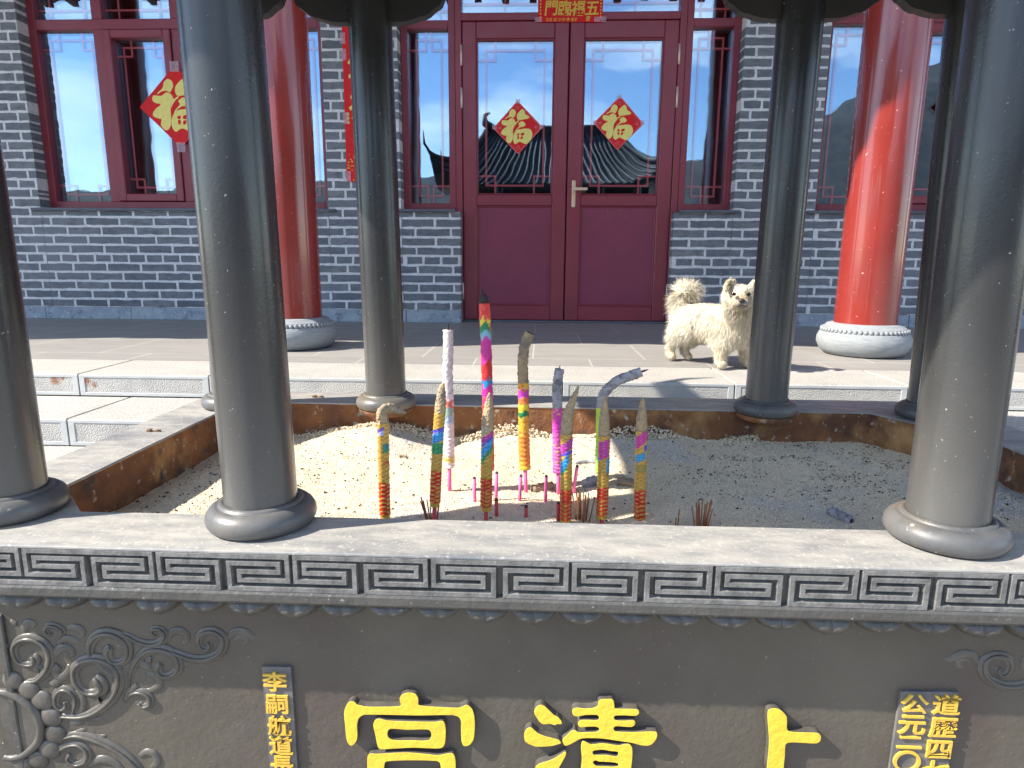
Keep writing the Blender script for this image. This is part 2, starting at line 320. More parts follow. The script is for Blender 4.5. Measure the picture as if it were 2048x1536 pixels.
def outline_mesh(groups, extrude, bevel, smooth_pts=True):
    """filled 2D outlines (first loop outer, others holes) given thickness and a rounded edge; plane x/z, front towards -y"""
    out = MB()
    for loops in groups:
        cu = bpy.data.curves.new('c', 'CURVE'); cu.dimensions = '2D'; cu.fill_mode = 'BOTH'; cu.extrude = extrude; cu.bevel_depth = bevel; cu.offset = -bevel; cu.bevel_resolution = 1; cu.resolution_u = 3
        for lp in loops:
            sp = cu.splines.new('BEZIER' if smooth_pts else 'POLY')
            pts = sp.bezier_points if smooth_pts else sp.points
            pts.add(len(lp) - 1)
            n = len(lp)
            for i, (x, z) in enumerate(lp):
                if smooth_pts:
                    p = pts[i]; p.co = (x, z, 0)
                    px, pz = lp[i - 1]; nx, nz_ = lp[(i + 1) % n]; tx, tz = nx - px, nz_ - pz; tl = math.hypot(tx, tz) or 1
                    d0 = math.hypot(x - px, z - pz) * 0.28; d1 = math.hypot(nx - x, nz_ - z) * 0.28
                    p.handle_left_type = p.handle_right_type = 'FREE'
                    p.handle_left = (x - tx / tl * d0, z - tz / tl * d0, 0); p.handle_right = (x + tx / tl * d1, z + tz / tl * d1, 0)
                else: pts[i].co = (x, z, 0, 1)
            sp.use_cyclic_u = True
        ob = bpy.data.objects.new('tmp', cu); col.objects.link(ob)
        me = evaluated_mesh(ob)
        out.add([(v.co.x, -v.co.z, v.co.y) for v in me.vertices], [tuple(p.vertices) for p in me.polygons])
        bpy.data.objects.remove(ob); bpy.data.curves.remove(cu); bpy.data.meshes.remove(me)
    return out
def text_mb(s, size, extrude, bold=0.0, shear=0.0, spacing=1.0, wide=1.0):
    cu = bpy.data.curves.new('t', 'FONT'); cu.body = s; cu.size = size; cu.extrude = extrude; cu.offset = bold; cu.shear = shear; cu.space_character = spacing
    cu.align_x = 'CENTER'; cu.align_y = 'CENTER'
    ob = bpy.data.objects.new('tmp', cu); col.objects.link(ob); me = evaluated_mesh(ob)
    xs = [v.co.x for v in me.vertices]; zs = [v.co.y for v in me.vertices]
    cx, cz = (min(xs) + max(xs)) / 2, (min(zs) + max(zs)) / 2
    mb = MB(); mb.add([((v.co.x - cx) * wide, -v.co.z, v.co.y - cz) for v in me.vertices], [tuple(p.vertices) for p in me.polygons])
    bpy.data.objects.remove(ob); bpy.data.curves.remove(cu); bpy.data.meshes.remove(me)
    return mb
def moved(mb, dx=0, dy=0, dz=0, sx=1, sz=1, rot=0.0):
    c, s_ = math.cos(rot), math.sin(rot)
    mb.v = [((x * sx) * c - (z * sz) * s_ + dx, y + dy, (x * sx) * s_ + (z * sz) * c + dz) for x, y, z in mb.v]
    return mb
def join(a, b): a.add(b.v, b.f, False); a.sm[-len(b.f):] = b.sm; return a
def smooth_path(p, k=4):
    p = [tuple(q) for q in p]; out = []
    n = len(p)
    for i in range(n - 1):
        p0, p1, p2, p3 = p[max(i - 1, 0)], p[i], p[i + 1], p[min(i + 2, n - 1)]
        for j in range(k):
            t = j / k
            out.append(tuple(0.5 * (2 * b + (c - a) * t + (2 * a - 5 * b + 4 * c - d) * t * t + (3 * b - a - 3 * c + d) * t ** 3) for a, b, c, d in zip(p0, p1, p2, p3)))
    out.append(p[-1]); return out
GONG = [[[(-0.319,-0.292),(-0.317,-0.282),(-0.312,-0.272),(-0.306,-0.267),(-0.3,-0.268),(-0.295,-0.273),(-0.278,-0.276),(-0.249,-0.275),(-0.225,-0.273),(-0.222,-0.271),(-0.224,-0.261),(-0.221,-0.253),(-0.213,-0.248),(-0.203,-0.247),(-0.196,-0.25),(-0.192,-0.259),(-0.192,-0.269),(-0.185,-0.271),(-0.155,-0.272),(-0.125,-0.272),(-0.118,-0.269),(-0.111,-0.266),(-0.103,-0.273),(-0.099,-0.286),(-0.098,-0.305),(-0.099,-0.322),(-0.101,-0.333),(-0.108,-0.343),(-0.117,-0.345),(-0.121,-0.336),(-0.122,-0.314),(-0.122,-0.297),(-0.126,-0.29),(-0.136,-0.287),(-0.193,-0.29),(-0.25,-0.291),(-0.277,-0.292),(-0.286,-0.293),(-0.294,-0.3),(-0.297,-0.313),(-0.297,-0.33),(-0.299,-0.342),(-0.308,-0.353),(-0.314,-0.349),(-0.317,-0.338),(-0.318,-0.314)]],[[(-0.265,-0.3),(-0.258,-0.298),(-0.246,-0.301),(-0.193,-0.301),(-0.163,-0.3),(-0.152,-0.298),(-0.148,-0.305),(-0.147,-0.322),(-0.149,-0.342),(-0.154,-0.35),(-0.168,-0.352),(-0.204,-0.352),(-0.242,-0.356),(-0.26,-0.357),(-0.264,-0.351),(-0.267,-0.331),(-0.27,-0.312),(-0.268,-0.304)],[(-0.244,-0.32),(-0.239,-0.317),(-0.213,-0.318),(-0.178,-0.316),(-0.173,-0.32),(-0.172,-0.329),(-0.177,-0.336),(-0.205,-0.337),(-0.236,-0.338),(-0.244,-0.334),(-0.246,-0.327)]],[[(-0.282,-0.373),(-0.277,-0.366),(-0.266,-0.366),(-0.214,-0.361),(-0.175,-0.363),(-0.16,-0.364),(-0.137,-0.359),(-0.132,-0.367),(-0.131,-0.388),(-0.132,-0.426),(-0.136,-0.433),(-0.216,-0.438),(-0.276,-0.439),(-0.282,-0.433),(-0.283,-0.404)],[(-0.252,-0.383),(-0.245,-0.38),(-0.214,-0.377),(-0.164,-0.376),(-0.158,-0.38),(-0.157,-0.398),(-0.159,-0.407),(-0.205,-0.412),(-0.244,-0.412),(-0.253,-0.407)]]]
QING = [[[(0.0,-0.273),(0.003,-0.266),(0.011,-0.261),(0.018,-0.264),(0.024,-0.27),(0.034,-0.28),(0.04,-0.283),(0.046,-0.291),(0.046,-0.296),(0.038,-0.297),(0.035,-0.299),(0.027,-0.297),(0.015,-0.298),(0.009,-0.293),(0.005,-0.287),(0.001,-0.28)]],[[(-0.016,-0.317),(-0.013,-0.308),(-0.005,-0.304),(0.0,-0.308),(0.008,-0.315),(0.02,-0.32),(0.032,-0.323),(0.042,-0.326),(0.046,-0.332),(0.041,-0.335),(0.028,-0.339),(0.004,-0.341),(-0.007,-0.337),(-0.014,-0.332),(-0.016,-0.324)]],[[(0.054,-0.348),(0.054,-0.356),(0.048,-0.37),(0.043,-0.381),(0.039,-0.398),(0.019,-0.406),(0.003,-0.399),(0.004,-0.379),(0.012,-0.372),(0.031,-0.364),(0.047,-0.352)]],[[(0.105,-0.251),(0.11,-0.247),(0.119,-0.246),(0.127,-0.246),(0.13,-0.249),(0.132,-0.26),(0.133,-0.263),(0.149,-0.263),(0.168,-0.263),(0.172,-0.266),(0.172,-0.272),(0.167,-0.276),(0.149,-0.276),(0.134,-0.277),(0.132,-0.279),(0.132,-0.282),(0.135,-0.285),(0.15,-0.285),(0.164,-0.284),(0.167,-0.287),(0.166,-0.293),(0.161,-0.297),(0.148,-0.297),(0.135,-0.297),(0.132,-0.3),(0.133,-0.304),(0.136,-0.306),(0.163,-0.306),(0.186,-0.304),(0.202,-0.304),(0.204,-0.309),(0.203,-0.317),(0.197,-0.327),(0.19,-0.331),(0.179,-0.331),(0.163,-0.327),(0.139,-0.324),(0.115,-0.321),(0.091,-0.321),(0.078,-0.323),(0.07,-0.328),(0.061,-0.334),(0.053,-0.337),(0.049,-0.332),(0.048,-0.325),(0.054,-0.317),(0.062,-0.308),(0.068,-0.306),(0.074,-0.31),(0.09,-0.309),(0.103,-0.308),(0.108,-0.305),(0.107,-0.301),(0.102,-0.299),(0.085,-0.3),(0.077,-0.301),(0.073,-0.297),(0.073,-0.291),(0.078,-0.287),(0.09,-0.286),(0.103,-0.286),(0.107,-0.284),(0.106,-0.279),(0.103,-0.277),(0.084,-0.278),(0.073,-0.281),(0.066,-0.28),(0.063,-0.275),(0.063,-0.268),(0.07,-0.264),(0.084,-0.265),(0.098,-0.263),(0.104,-0.259)]],[[(0.079,-0.332),(0.082,-0.326),(0.096,-0.332),(0.115,-0.329),(0.142,-0.332),(0.151,-0.329),(0.159,-0.329),(0.164,-0.336),(0.165,-0.357),(0.164,-0.375),(0.165,-0.399),(0.162,-0.413),(0.145,-0.414),(0.142,-0.393),(0.103,-0.395),(0.101,-0.416),(0.083,-0.417),(0.08,-0.379),(0.081,-0.36),(0.079,-0.344)],[(0.099,-0.346),(0.102,-0.344),(0.115,-0.342),(0.128,-0.344),(0.14,-0.345),(0.141,-0.349),(0.139,-0.353),(0.122,-0.351),(0.104,-0.352),(0.1,-0.351)],[(0.1,-0.366),(0.104,-0.363),(0.11,-0.365),(0.126,-0.365),(0.141,-0.367),(0.141,-0.372),(0.123,-0.373),(0.107,-0.373),(0.103,-0.371)]]]
SHANG = [[[(0.379,-0.258),(0.385,-0.253),(0.395,-0.253),(0.404,-0.259),(0.411,-0.269),(0.413,-0.29),(0.417,-0.294),(0.44,-0.295),(0.462,-0.295),(0.468,-0.3),(0.468,-0.31),(0.462,-0.315),(0.441,-0.315),(0.423,-0.315),(0.415,-0.317),(0.413,-0.322),(0.414,-0.34),(0.414,-0.364),(0.417,-0.396),(0.479,-0.395),(0.491,-0.399),(0.494,-0.412),(0.481,-0.418),(0.347,-0.424),(0.335,-0.42),(0.336,-0.406),(0.389,-0.399),(0.386,-0.365),(0.386,-0.332),(0.385,-0.308),(0.381,-0.282)]]]
FU = [[[(-0.316,0.587),(-0.211,0.676),(-0.105,0.635),(-0.07,0.522),(-0.123,0.41),(-0.175,0.356),(-0.263,0.394),(-0.386,0.378),(-0.509,0.314),(-0.368,0.442),(-0.333,0.506)]],[[(-0.649,0.202),(-0.607,0.282),(-0.404,0.272),(-0.263,0.356),(-0.14,0.304),(-0.081,0.196),(-0.025,0.234),(0.06,0.26),(-0.039,0.17),(-0.105,0.09),(-0.193,-0.054),(-0.193,-0.279),(-0.221,-0.439),(-0.298,-0.551),(-0.386,-0.561),(-0.481,-0.439),(-0.456,-0.295),(-0.526,-0.279),(-0.649,-0.231),(-0.667,-0.151),(-0.561,-0.022),(-0.439,0.067),(-0.544,0.09),(-0.632,0.138)]],[[(-0.035,0.378),(-0.018,0.49),(0.088,0.603),(0.175,0.667),(0.263,0.619),(0.298,0.49),(0.439,0.41),(0.456,0.346),(0.298,0.304),(0.088,0.272),(0.0,0.282)]],[[(0.025,0.138),(0.07,0.186),(0.175,0.234),(0.281,0.154),(0.305,0.09),(0.221,0.026),(0.123,0.019),(-0.018,-0.054),(-0.105,-0.151),(-0.07,-0.071),(0.046,0.042),(0.06,0.08)]],[[(-0.175,-0.279),(-0.123,-0.167),(-0.018,-0.077),(0.158,-0.054),(0.368,-0.038),(0.509,-0.087),(0.572,-0.215),(0.561,-0.343),(0.474,-0.503),(0.333,-0.606),(0.193,-0.567),(0.07,-0.519),(-0.035,-0.567),(-0.105,-0.606),(-0.175,-0.535),(-0.2,-0.407)],[(-0.035,-0.231),(0.053,-0.215),(0.046,-0.285),(-0.025,-0.285)],[(0.123,-0.215),(0.246,-0.192),(0.256,-0.247),(0.193,-0.295),(0.116,-0.285)],[(-0.025,-0.324),(0.039,-0.317),(0.039,-0.413),(-0.011,-0.426)],[(0.116,-0.337),(0.2,-0.33),(0.172,-0.413),(0.109,-0.426)]]]
SCROLL = [[(-0.874,-0.261,0.0024),(-0.857,-0.258,0.0036),(-0.839,-0.242,0.0047),(-0.828,-0.222,0.0051),(-0.826,-0.202,0.0055),(-0.836,-0.185,0.0055),(-0.855,-0.178,0.0055),(-0.874,-0.182,0.0051),(-0.887,-0.194,0.0047),(-0.889,-0.209,0.004),(-0.883,-0.224,0.0036),(-0.869,-0.229,0.0036),(-0.857,-0.226,0.0044),(-0.853,-0.217,0.0059),(-0.857,-0.212,0.0047)],[(-0.824,-0.327,0.0028),(-0.787,-0.326,0.0044),(-0.757,-0.314,0.0051),(-0.729,-0.29,0.0055),(-0.713,-0.265,0.0059),(-0.709,-0.243,0.0059),(-0.716,-0.225,0.0059),(-0.733,-0.214,0.0059),(-0.754,-0.213,0.0059),(-0.773,-0.22,0.0055),(-0.786,-0.235,0.0051),(-0.787,-0.256,0.0047),(-0.78,-0.271,0.0044),(-0.767,-0.279,0.0044),(-0.75,-0.277,0.0055),(-0.741,-0.267,0.0067),(-0.745,-0.254,0.0071),(-0.751,-0.248,0.0055)],[(-0.752,-0.212,0.0028),(-0.755,-0.2,0.0044),(-0.752,-0.185,0.0051),(-0.74,-0.17,0.0055),(-0.721,-0.163,0.0059),(-0.701,-0.168,0.0059),(-0.689,-0.182,0.0055),(-0.689,-0.202,0.0051),(-0.699,-0.216,0.0044),(-0.716,-0.218,0.0044),(-0.724,-0.208,0.0051),(-0.723,-0.196,0.0051),(-0.717,-0.19,0.004)],[(-0.707,-0.164,0.002),(-0.687,-0.167,0.0036),(-0.674,-0.175,0.004),(-0.661,-0.18,0.0044),(-0.646,-0.182,0.0047),(-0.629,-0.177,0.0047),(-0.621,-0.164,0.0044),(-0.628,-0.153,0.0036),(-0.64,-0.154,0.0032),(-0.643,-0.161,0.0028),(-0.637,-0.165,0.0028)],[(-0.693,-0.265,0.0016),(-0.687,-0.237,0.0032),(-0.671,-0.209,0.0047),(-0.651,-0.193,0.0055),(-0.628,-0.19,0.0059),(-0.609,-0.199,0.0055),(-0.602,-0.216,0.0051),(-0.607,-0.231,0.0047),(-0.622,-0.241,0.0044),(-0.635,-0.239,0.0047),(-0.64,-0.228,0.0044),(-0.633,-0.219,0.0036)],[(-0.626,-0.189,0.004),(-0.6,-0.199,0.0047),(-0.578,-0.206,0.0047),(-0.555,-0.206,0.0047),(-0.534,-0.197,0.0047),(-0.523,-0.182,0.0051),(-0.522,-0.165,0.0051),(-0.535,-0.154,0.0047),(-0.553,-0.156,0.0044),(-0.563,-0.168,0.004),(-0.562,-0.183,0.0036),(-0.553,-0.189,0.0036),(-0.545,-0.182,0.0032),(-0.548,-0.175,0.0028)],[(-0.62,-0.178,0.002),(-0.61,-0.16,0.0036),(-0.595,-0.155,0.0044),(-0.585,-0.162,0.004),(-0.585,-0.173,0.0032),(-0.593,-0.18,0.002)],[(-0.516,-0.173,0.0012),(-0.508,-0.159,0.0032),(-0.494,-0.152,0.004),(-0.481,-0.155,0.004),(-0.47,-0.163,0.0028),(-0.456,-0.163,0.001)],[(-0.505,-0.172,0.0012),(-0.495,-0.163,0.0024),(-0.484,-0.164,0.0028),(-0.483,-0.173,0.0024),(-0.492,-0.178,0.0014)],[(-0.82,-0.222,0.002),(-0.818,-0.207,0.0036),(-0.807,-0.196,0.0044),(-0.793,-0.194,0.0044),(-0.787,-0.203,0.004),(-0.792,-0.211,0.0024)],[(-0.793,-0.226,0.0028),(-0.799,-0.241,0.004),(-0.81,-0.25,0.0044),(-0.819,-0.249,0.0044),(-0.821,-0.237,0.0044),(-0.813,-0.229,0.004)],[(-0.828,-0.266,0.0051),(-0.817,-0.256,0.004),(-0.796,-0.251,0.0016)],[(-0.8,-0.32,0.0028),(-0.793,-0.304,0.0036),(-0.791,-0.289,0.004),(-0.799,-0.276,0.0044),(-0.813,-0.274,0.0044),(-0.825,-0.285,0.0044),(-0.828,-0.303,0.004),(-0.82,-0.313,0.0036),(-0.81,-0.307,0.0036),(-0.811,-0.297,0.0032)],[(-0.79,-0.276,0.0024),(-0.78,-0.286,0.0036),(-0.782,-0.309,0.004),(-0.795,-0.32,0.0024)],[(-0.679,-0.259,0.0028),(-0.692,-0.272,0.004),(-0.706,-0.293,0.0024)],[(-0.698,-0.285,0.0016),(-0.688,-0.276,0.0032),(-0.673,-0.274,0.004),(-0.66,-0.281,0.0044),(-0.66,-0.296,0.004),(-0.672,-0.302,0.0036),(-0.68,-0.295,0.0032)],[(-0.67,-0.219,0.0044),(-0.659,-0.223,0.0044),(-0.653,-0.229,0.0024)],[(-0.661,-0.238,0.0024),(-0.643,-0.243,0.004),(-0.64,-0.258,0.004),(-0.657,-0.271,0.0032),(-0.675,-0.269,0.002)],[(-0.657,-0.273,0.002),(-0.645,-0.27,0.0024),(-0.633,-0.264,0.0016)],[(-0.66,-0.21,0.0036),(-0.649,-0.211,0.004)],[(-0.859,-0.172,0.0016),(-0.865,-0.164,0.0032),(-0.861,-0.153,0.004),(-0.851,-0.149,0.004),(-0.845,-0.155,0.0032)],[(-0.807,-0.177,0.002),(-0.798,-0.164,0.0036),(-0.806,-0.155,0.004),(-0.82,-0.153,0.0036),(-0.828,-0.162,0.0032),(-0.824,-0.17,0.0028),(-0.818,-0.167,0.0024)],[(-0.791,-0.159,0.002),(-0.779,-0.155,0.0036),(-0.766,-0.158,0.004),(-0.765,-0.169,0.0032),(-0.772,-0.173,0.0016)],[(-0.888,-0.149,0.0028),(-0.877,-0.152,0.0028)],[(-0.813,-0.189,0.0016),(-0.798,-0.178,0.0036),(-0.782,-0.178,0.0036),(-0.763,-0.191,0.0012)],[(-0.75,-0.219,0.0016),(-0.736,-0.234,0.0032),(-0.719,-0.248,0.002)],[(-0.702,-0.23,0.002),(-0.697,-0.25,0.0028),(-0.702,-0.268,0.0016)],[(-0.602,-0.204,0.0016),(-0.594,-0.214,0.0024),(-0.588,-0.223,0.0012)],[(-0.578,-0.207,0.002),(-0.565,-0.212,0.0028),(-0.553,-0.222,0.0012)],[(-0.823,-0.37,0.0032),(-0.801,-0.363,0.0044),(-0.777,-0.366,0.0051),(-0.75,-0.376,0.0055),(-0.724,-0.392,0.0055),(-0.702,-0.413,0.0051),(-0.686,-0.438,0.004)],[(-0.81,-0.361,0.0016),(-0.79,-0.355,0.0028),(-0.78,-0.35,0.0012)],[(-0.772,-0.36,0.0012),(-0.754,-0.365,0.0028),(-0.744,-0.359,0.0012)],[(-0.807,-0.338,0.002),(-0.795,-0.338,0.0032),(-0.783,-0.337,0.0016)],[(-0.776,-0.333,0.0016),(-0.761,-0.33,0.0028),(-0.747,-0.328,0.0012)],[(-0.83,-0.392,0.0044),(-0.815,-0.384,0.0036),(-0.796,-0.382,0.0044),(-0.783,-0.395,0.0047),(-0.788,-0.414,0.0044),(-0.808,-0.423,0.0036),(-0.821,-0.413,0.0032),(-0.815,-0.402,0.0028)],[(-0.689,-0.401,0.0028),(-0.676,-0.392,0.004),(-0.662,-0.396,0.0044),(-0.66,-0.413,0.004),(-0.673,-0.425,0.0028)],[(-0.787,-0.427,0.002),(-0.764,-0.411,0.0047),(-0.74,-0.414,0.0047),(-0.721,-0.432,0.0028)],[(-0.754,-0.308,0.0016),(-0.749,-0.292,0.004),(-0.747,-0.29,0.0059)],[(-0.855,-0.236,0.0051),(-0.847,-0.233,0.0036),(-0.843,-0.243,0.0016)]]
BEADS = [(-0.899,-0.259,0.0109),(-0.872,-0.277,0.0115),(-0.851,-0.296,0.0119),(-0.84,-0.329,0.0119),(-0.837,-0.362,0.0119),(-0.851,-0.393,0.0119),(-0.875,-0.415,0.0115),(-0.905,-0.427,0.0103)]
MEDAL = [(-0.926,-0.281,0.0047),(-0.908,-0.283,0.0051),(-0.888,-0.293,0.0055),(-0.869,-0.312,0.0055),(-0.86,-0.338,0.0055),(-0.862,-0.362,0.0055),(-0.872,-0.382,0.0055),(-0.894,-0.402,0.0051),(-0.917,-0.412,0.0047),(-0.934,-0.411,0.004)]
INC = {'droop': (1.135,[(-0.284,-0.019),(-0.284,0.037),(-0.283,0.114),(-0.282,0.166)],0.0094,[(-0.282,0.166),(-0.283,0.182),(-0.276,0.191),(-0.264,0.193),(-0.25,0.188),(-0.24,0.184)]),'leanleft': (1.17,[(-0.196,-0.006),(-0.193,0.046),(-0.188,0.125),(-0.183,0.178)],0.0095,[(-0.183,0.178),(-0.181,0.202),(-0.179,0.223),(-0.176,0.234)]),'white': (1.436,[(-0.205,-0.017),(-0.205,0.061),(-0.205,0.159)],0.0108,[(-0.205,0.159),(-0.206,0.212),(-0.204,0.258),(-0.204,0.303)]),'red': (1.45,[(-0.114,-0.026),(-0.117,0.141),(-0.12,0.257),(-0.124,0.362)],0.0112,[(-0.124,0.362),(-0.125,0.374),(-0.127,0.382)]),'front': (1.2,[(-0.1,-0.024),(-0.099,0.058),(-0.097,0.148)],0.0104,[(-0.097,0.148),(-0.095,0.182),(-0.093,0.211)]),'orange': (1.441,[(-0.029,-0.019),(-0.033,0.063),(-0.035,0.185)],0.0111,[(-0.035,0.185),(-0.037,0.219),(-0.035,0.259),(-0.029,0.282),(-0.022,0.297)]),'pink': (1.442,[(0.047,-0.026),(0.044,0.052),(0.043,0.128)],0.0103,[(0.043,0.128),(0.041,0.169),(0.043,0.198),(0.046,0.217)]),'purple': (1.245,[(0.058,-0.067),(0.057,0.025),(0.056,0.121)],0.0108,[(0.056,0.121),(0.058,0.159),(0.065,0.184),(0.077,0.217)]),'green': (1.46,[(0.148,-0.031),(0.145,0.049),(0.144,0.126)],0.0107,[(0.144,0.126),(0.145,0.146),(0.155,0.169),(0.178,0.19),(0.206,0.202),(0.23,0.212)]),'gold': (1.265,[(0.133,-0.062),(0.133,0.02),(0.132,0.114)],0.0107,[(0.132,0.114),(0.131,0.156),(0.131,0.196)]),'slim': (1.29,[(0.215,-0.088),(0.212,0.013),(0.21,0.119)],0.0107,[(0.21,0.119),(0.209,0.156),(0.21,0.187)])}

# ================================================================== THE SETTING
b = MB(); b.add([(-400, -400, -0.72), (400, -400, -0.72), (400, 60, -0.72), (-400, 60, -0.72)], [(0, 1, 2, 3)]); b.build('ground', 'ground', kind='structure')
b = MB(); b.box(-9, 9, 2.803, 9.0, -0.70, 0.0); b.build('terrace', 'paving', kind='structure')
edge, ris, brd = MB(), MB(), MB()
def kerb_row(js, yf, yb, zt, zb):
    for x0, x1 in zip(js[:-1], js[1:]):
        a, c = x0 + 0.0025, x1 - 0.0025
        edge.bbox(a, c, yf + 0.004, yb - 0.001, zb, zt, 0.003)
        ris.box(a + 0.022, c - 0.022, yf + 0.002, yf + 0.0045, zb + 0.016, zt - 0.014)
        for q in ((a, c, zt - 0.014, zt - 0.003), (a, c, zb + 0.003, zb + 0.016)): brd.bbox(q[0], q[1], yf, yf + 0.0048, q[2], q[3], 0.0012)
        for q in ((a, a + 0.022), (c - 0.022, c)): brd.bbox(q[0], q[1], yf, yf + 0.0048, zb + 0.016, zt - 0.014, 0.0012)
kerb_row([-9, -7.2, -5.4, -3.9, -2.9, -1.816, -1.29, -0.60, 0.09, 0.74, 1.38, 2.0, 2.9, 4.2, 6, 9], 2.443, 2.80, 0.0, -0.089)
kerb_row([-9, -7, -5, -3.4, -2.55, -1.61, -0.7, 0.3, 1.2, 2.1, 3.2, 5, 7, 9], 2.087, 2.443, -0.0895, -0.186)
edge.build('terrace_edge', 'granite', kind='structure'); ris.build('step_riser', 'riser', kind='structure'); brd.build('step_border', 'edge', kind='structure')
b = MB(); b.box(-9, 9, 2.12, 2.80, -0.72, -0.1875); b.build('step_core', 'ground', kind='structure')
b = MB()
for x0, x1 in ((-9, -1.22), (1.48, 9)):
    b.bbox(x0, x1, 1.45, 2.118, -0.72, -0.187, 0.004); b.bbox(x0, x1, 1.10, 1.448, -0.72, -0.33, 0.004); b.bbox(x0, x1, 0.75, 1.098, -0.72, -0.50, 0.004)
b.build('landing', 'granite', kind='structure')
# hills across the valley behind the viewer, seen mirrored in the windows
hv, hf = [], []
prof = [(-1.4, .10), (-0.95, .10), (-0.75, .101), (-0.6, .098), (-0.45, .102), (-0.34, .115), (-0.2, .12), (0.0, .125), (0.15, .135), (0.25, .145), (0.33, .165), (0.40, .205), (0.47, .235), (0.52, .262), (0.60, .285), (0.70, .285), (0.85, .25), (1.1, .2), (1.5, .16)]
def hill_elev(t):
    for (a, e0), (c, e1) in zip(prof[:-1], prof[1:]):
        if a <= t <= c: return e0 + (e1 - e0) * (t - a) / (c - a)
    return 0.1
NX = 260
for j, (d, k) in enumerate(((230, -.004), (250, .25), (275, .55), (300, .85), (320, 1.0), (360, .8))):
    for i in range(NX + 1):
        t = -1.4 + 2.9 * i / NX
        h = max(0, hill_elev(t)) * 329 * k * (d / 320) * (1 + 0.05 * noise.noise(Vector((t * 9, j * 1.3, 0)))) + (0.9 * noise.noise(Vector((t * 120, j, 3))) + 0.7 * noise.noise(Vector((t * 300, j, 3))) if k > 0.1 else 0)
        hv.append((t * d, -d, -0.72 + h))
for j in range(5):
    for i in range(NX): a = j * (NX + 1) + i; hf.append((a, a + 1, a + NX + 2, a + NX + 1))
b = MB(); b.add(hv, hf, True); b.build('hills', 'hill', kind='structure')

# ================================================================== THE HALL
WY, GY = 4.618, 4.738
hall = thing('temple_hall', (0.17, WY, 0), 'grey brick temple hall with maroon doors, lattice windows and red columns, behind the dog', 'temple hall')
def brick_poly(x0, x1, z0, z1):
    nx = max(2, int((x1 - x0) / 0.045)); j = lambda a: random.gauss(0, a)
    p = [(x0 + (x1 - x0) * i / nx + j(.001), z0 + j(.0016)) for i in range(nx)]
    p += [(x1 + j(.0014), z0 + j(.001)), (x1 + j(.0014), (z0 + z1) / 2)]
    p += [(x1 - (x1 - x0) * i / nx + j(.001), z1 + j(.0016)) for i in range(nx)]
    p += [(x0 + j(.0014), z1 + j(.001)), (x0 + j(.0014), (z0 + z1) / 2)]
    return p
CH, BL, MW = 0.064, 0.25, 0.0165
def brick_region(x0, x1, z0, z1, side_l=False, side_r=False):
    bricks, mort = MB(), MB()
    n0 = int(round((z0 - 0.092) / CH))
    r = n0
    while 0.092 + r * CH < z1 - 0.01:
        za, zb = 0.092 + r * CH, min(0.092 + (r + 1) * CH - MW, z1)
        header = (r % 8 == 5); L = BL / 2 if header else BL
        ph = (0.0 if r % 2 else 0.5) * L + 0.03 * ((r * 37) % 5) / 5 + (0.06 if header else 0)
        k = math.floor((x0 - ph) / L) - 1
        while ph + k * L < x1:
            a, c = max(ph + k * L, x0), min(ph + (k + 1) * L - MW, x1)
            if c - a > 0.022:
                t = min(1, max(0, random.gauss(0.40, 0.15)))
                if a > x0 and c < x1: bricks.add(*prism_data(brick_poly(a, c, za, zb), WY + min(.0005, random.gauss(0, .0006)), WY + 0.03), tone=t)
                else: bricks.add(*prism_data(brick_poly(a if a > x0 else x0 - .0012, c if c < x1 else x1 + .0012, za, zb), WY, WY + 0.119), tone=t)
            k += 1
        r += 1
    mort.box(x0 + .0015, x1 - .0015, WY + 0.0012, WY + 0.30, max(z0 - 0.004, 0.088), z1 + 0.002)
    w = mort.build('brick_wall', 'mortar', hall); bricks.build('brick', 'brick', w)
def prism_data(poly, y0, y1):
    n = len(poly); vs = [(x, y0, z) for x, z in poly] + [(x, y1, z) for x, z in poly]
    return vs, [tuple(range(n)), tuple(range(2 * n - 1, n - 1, -1))] + [(i, n + i, n + (i + 1) % n, (i + 1) % n) for i in range(n)]
LW0, LW1, SW0, DX0, DX1, SW1, RW0, RW1 = -3.555, -1.483, -0.972, -0.562, 0.904, 1.302, 1.845, 3.92
for x0, x1, z1 in ((-7, LW0, 3.05), (LW0 + .0015, LW1 - .0015, .765), (LW1, SW0, 3.05), (SW0 + .0015, DX0, .765), (DX1, SW1 - .0015, .765), (SW1, RW0, 3.05), (RW0 + .0015, RW1 - .0015, .765), (RW1, 7, 3.05)):
    brick_region(x0, x1, 0.092, z1)
for x0, x1 in ((-7, -1.86), (-1.858, -0.955), (-0.953, DX0), (DX1, 1.60), (1.602, 2.55), (2.552, 7)):
    pl = MB(); w = x0
    while w < x1 - .05:
        e = min(w + random.uniform(.55, .8), x1)
        if x1 - e < .2: e = x1
        pl.bbox(w + .001, e - .001, WY - .006, WY + .30, 0, .0865, .003); w = e
    pl.build('plinth', 'plinth', hall)
dk = MB()
dk.box(-7, 7, 8.6, 8.7, 0, 3.2); dk.box(-7.1, -7, 4.95, 8.7, 0, 3.2); dk.box(7, 7.1, 4.95, 8.7, 0, 3.2); dk.box(-7, 7, 4.92, 8.6, 3.2, 3.3); dk.box(-7, 7, 4.92, 8.6, .001, .012)
dk.build('interior', 'dark', hall)

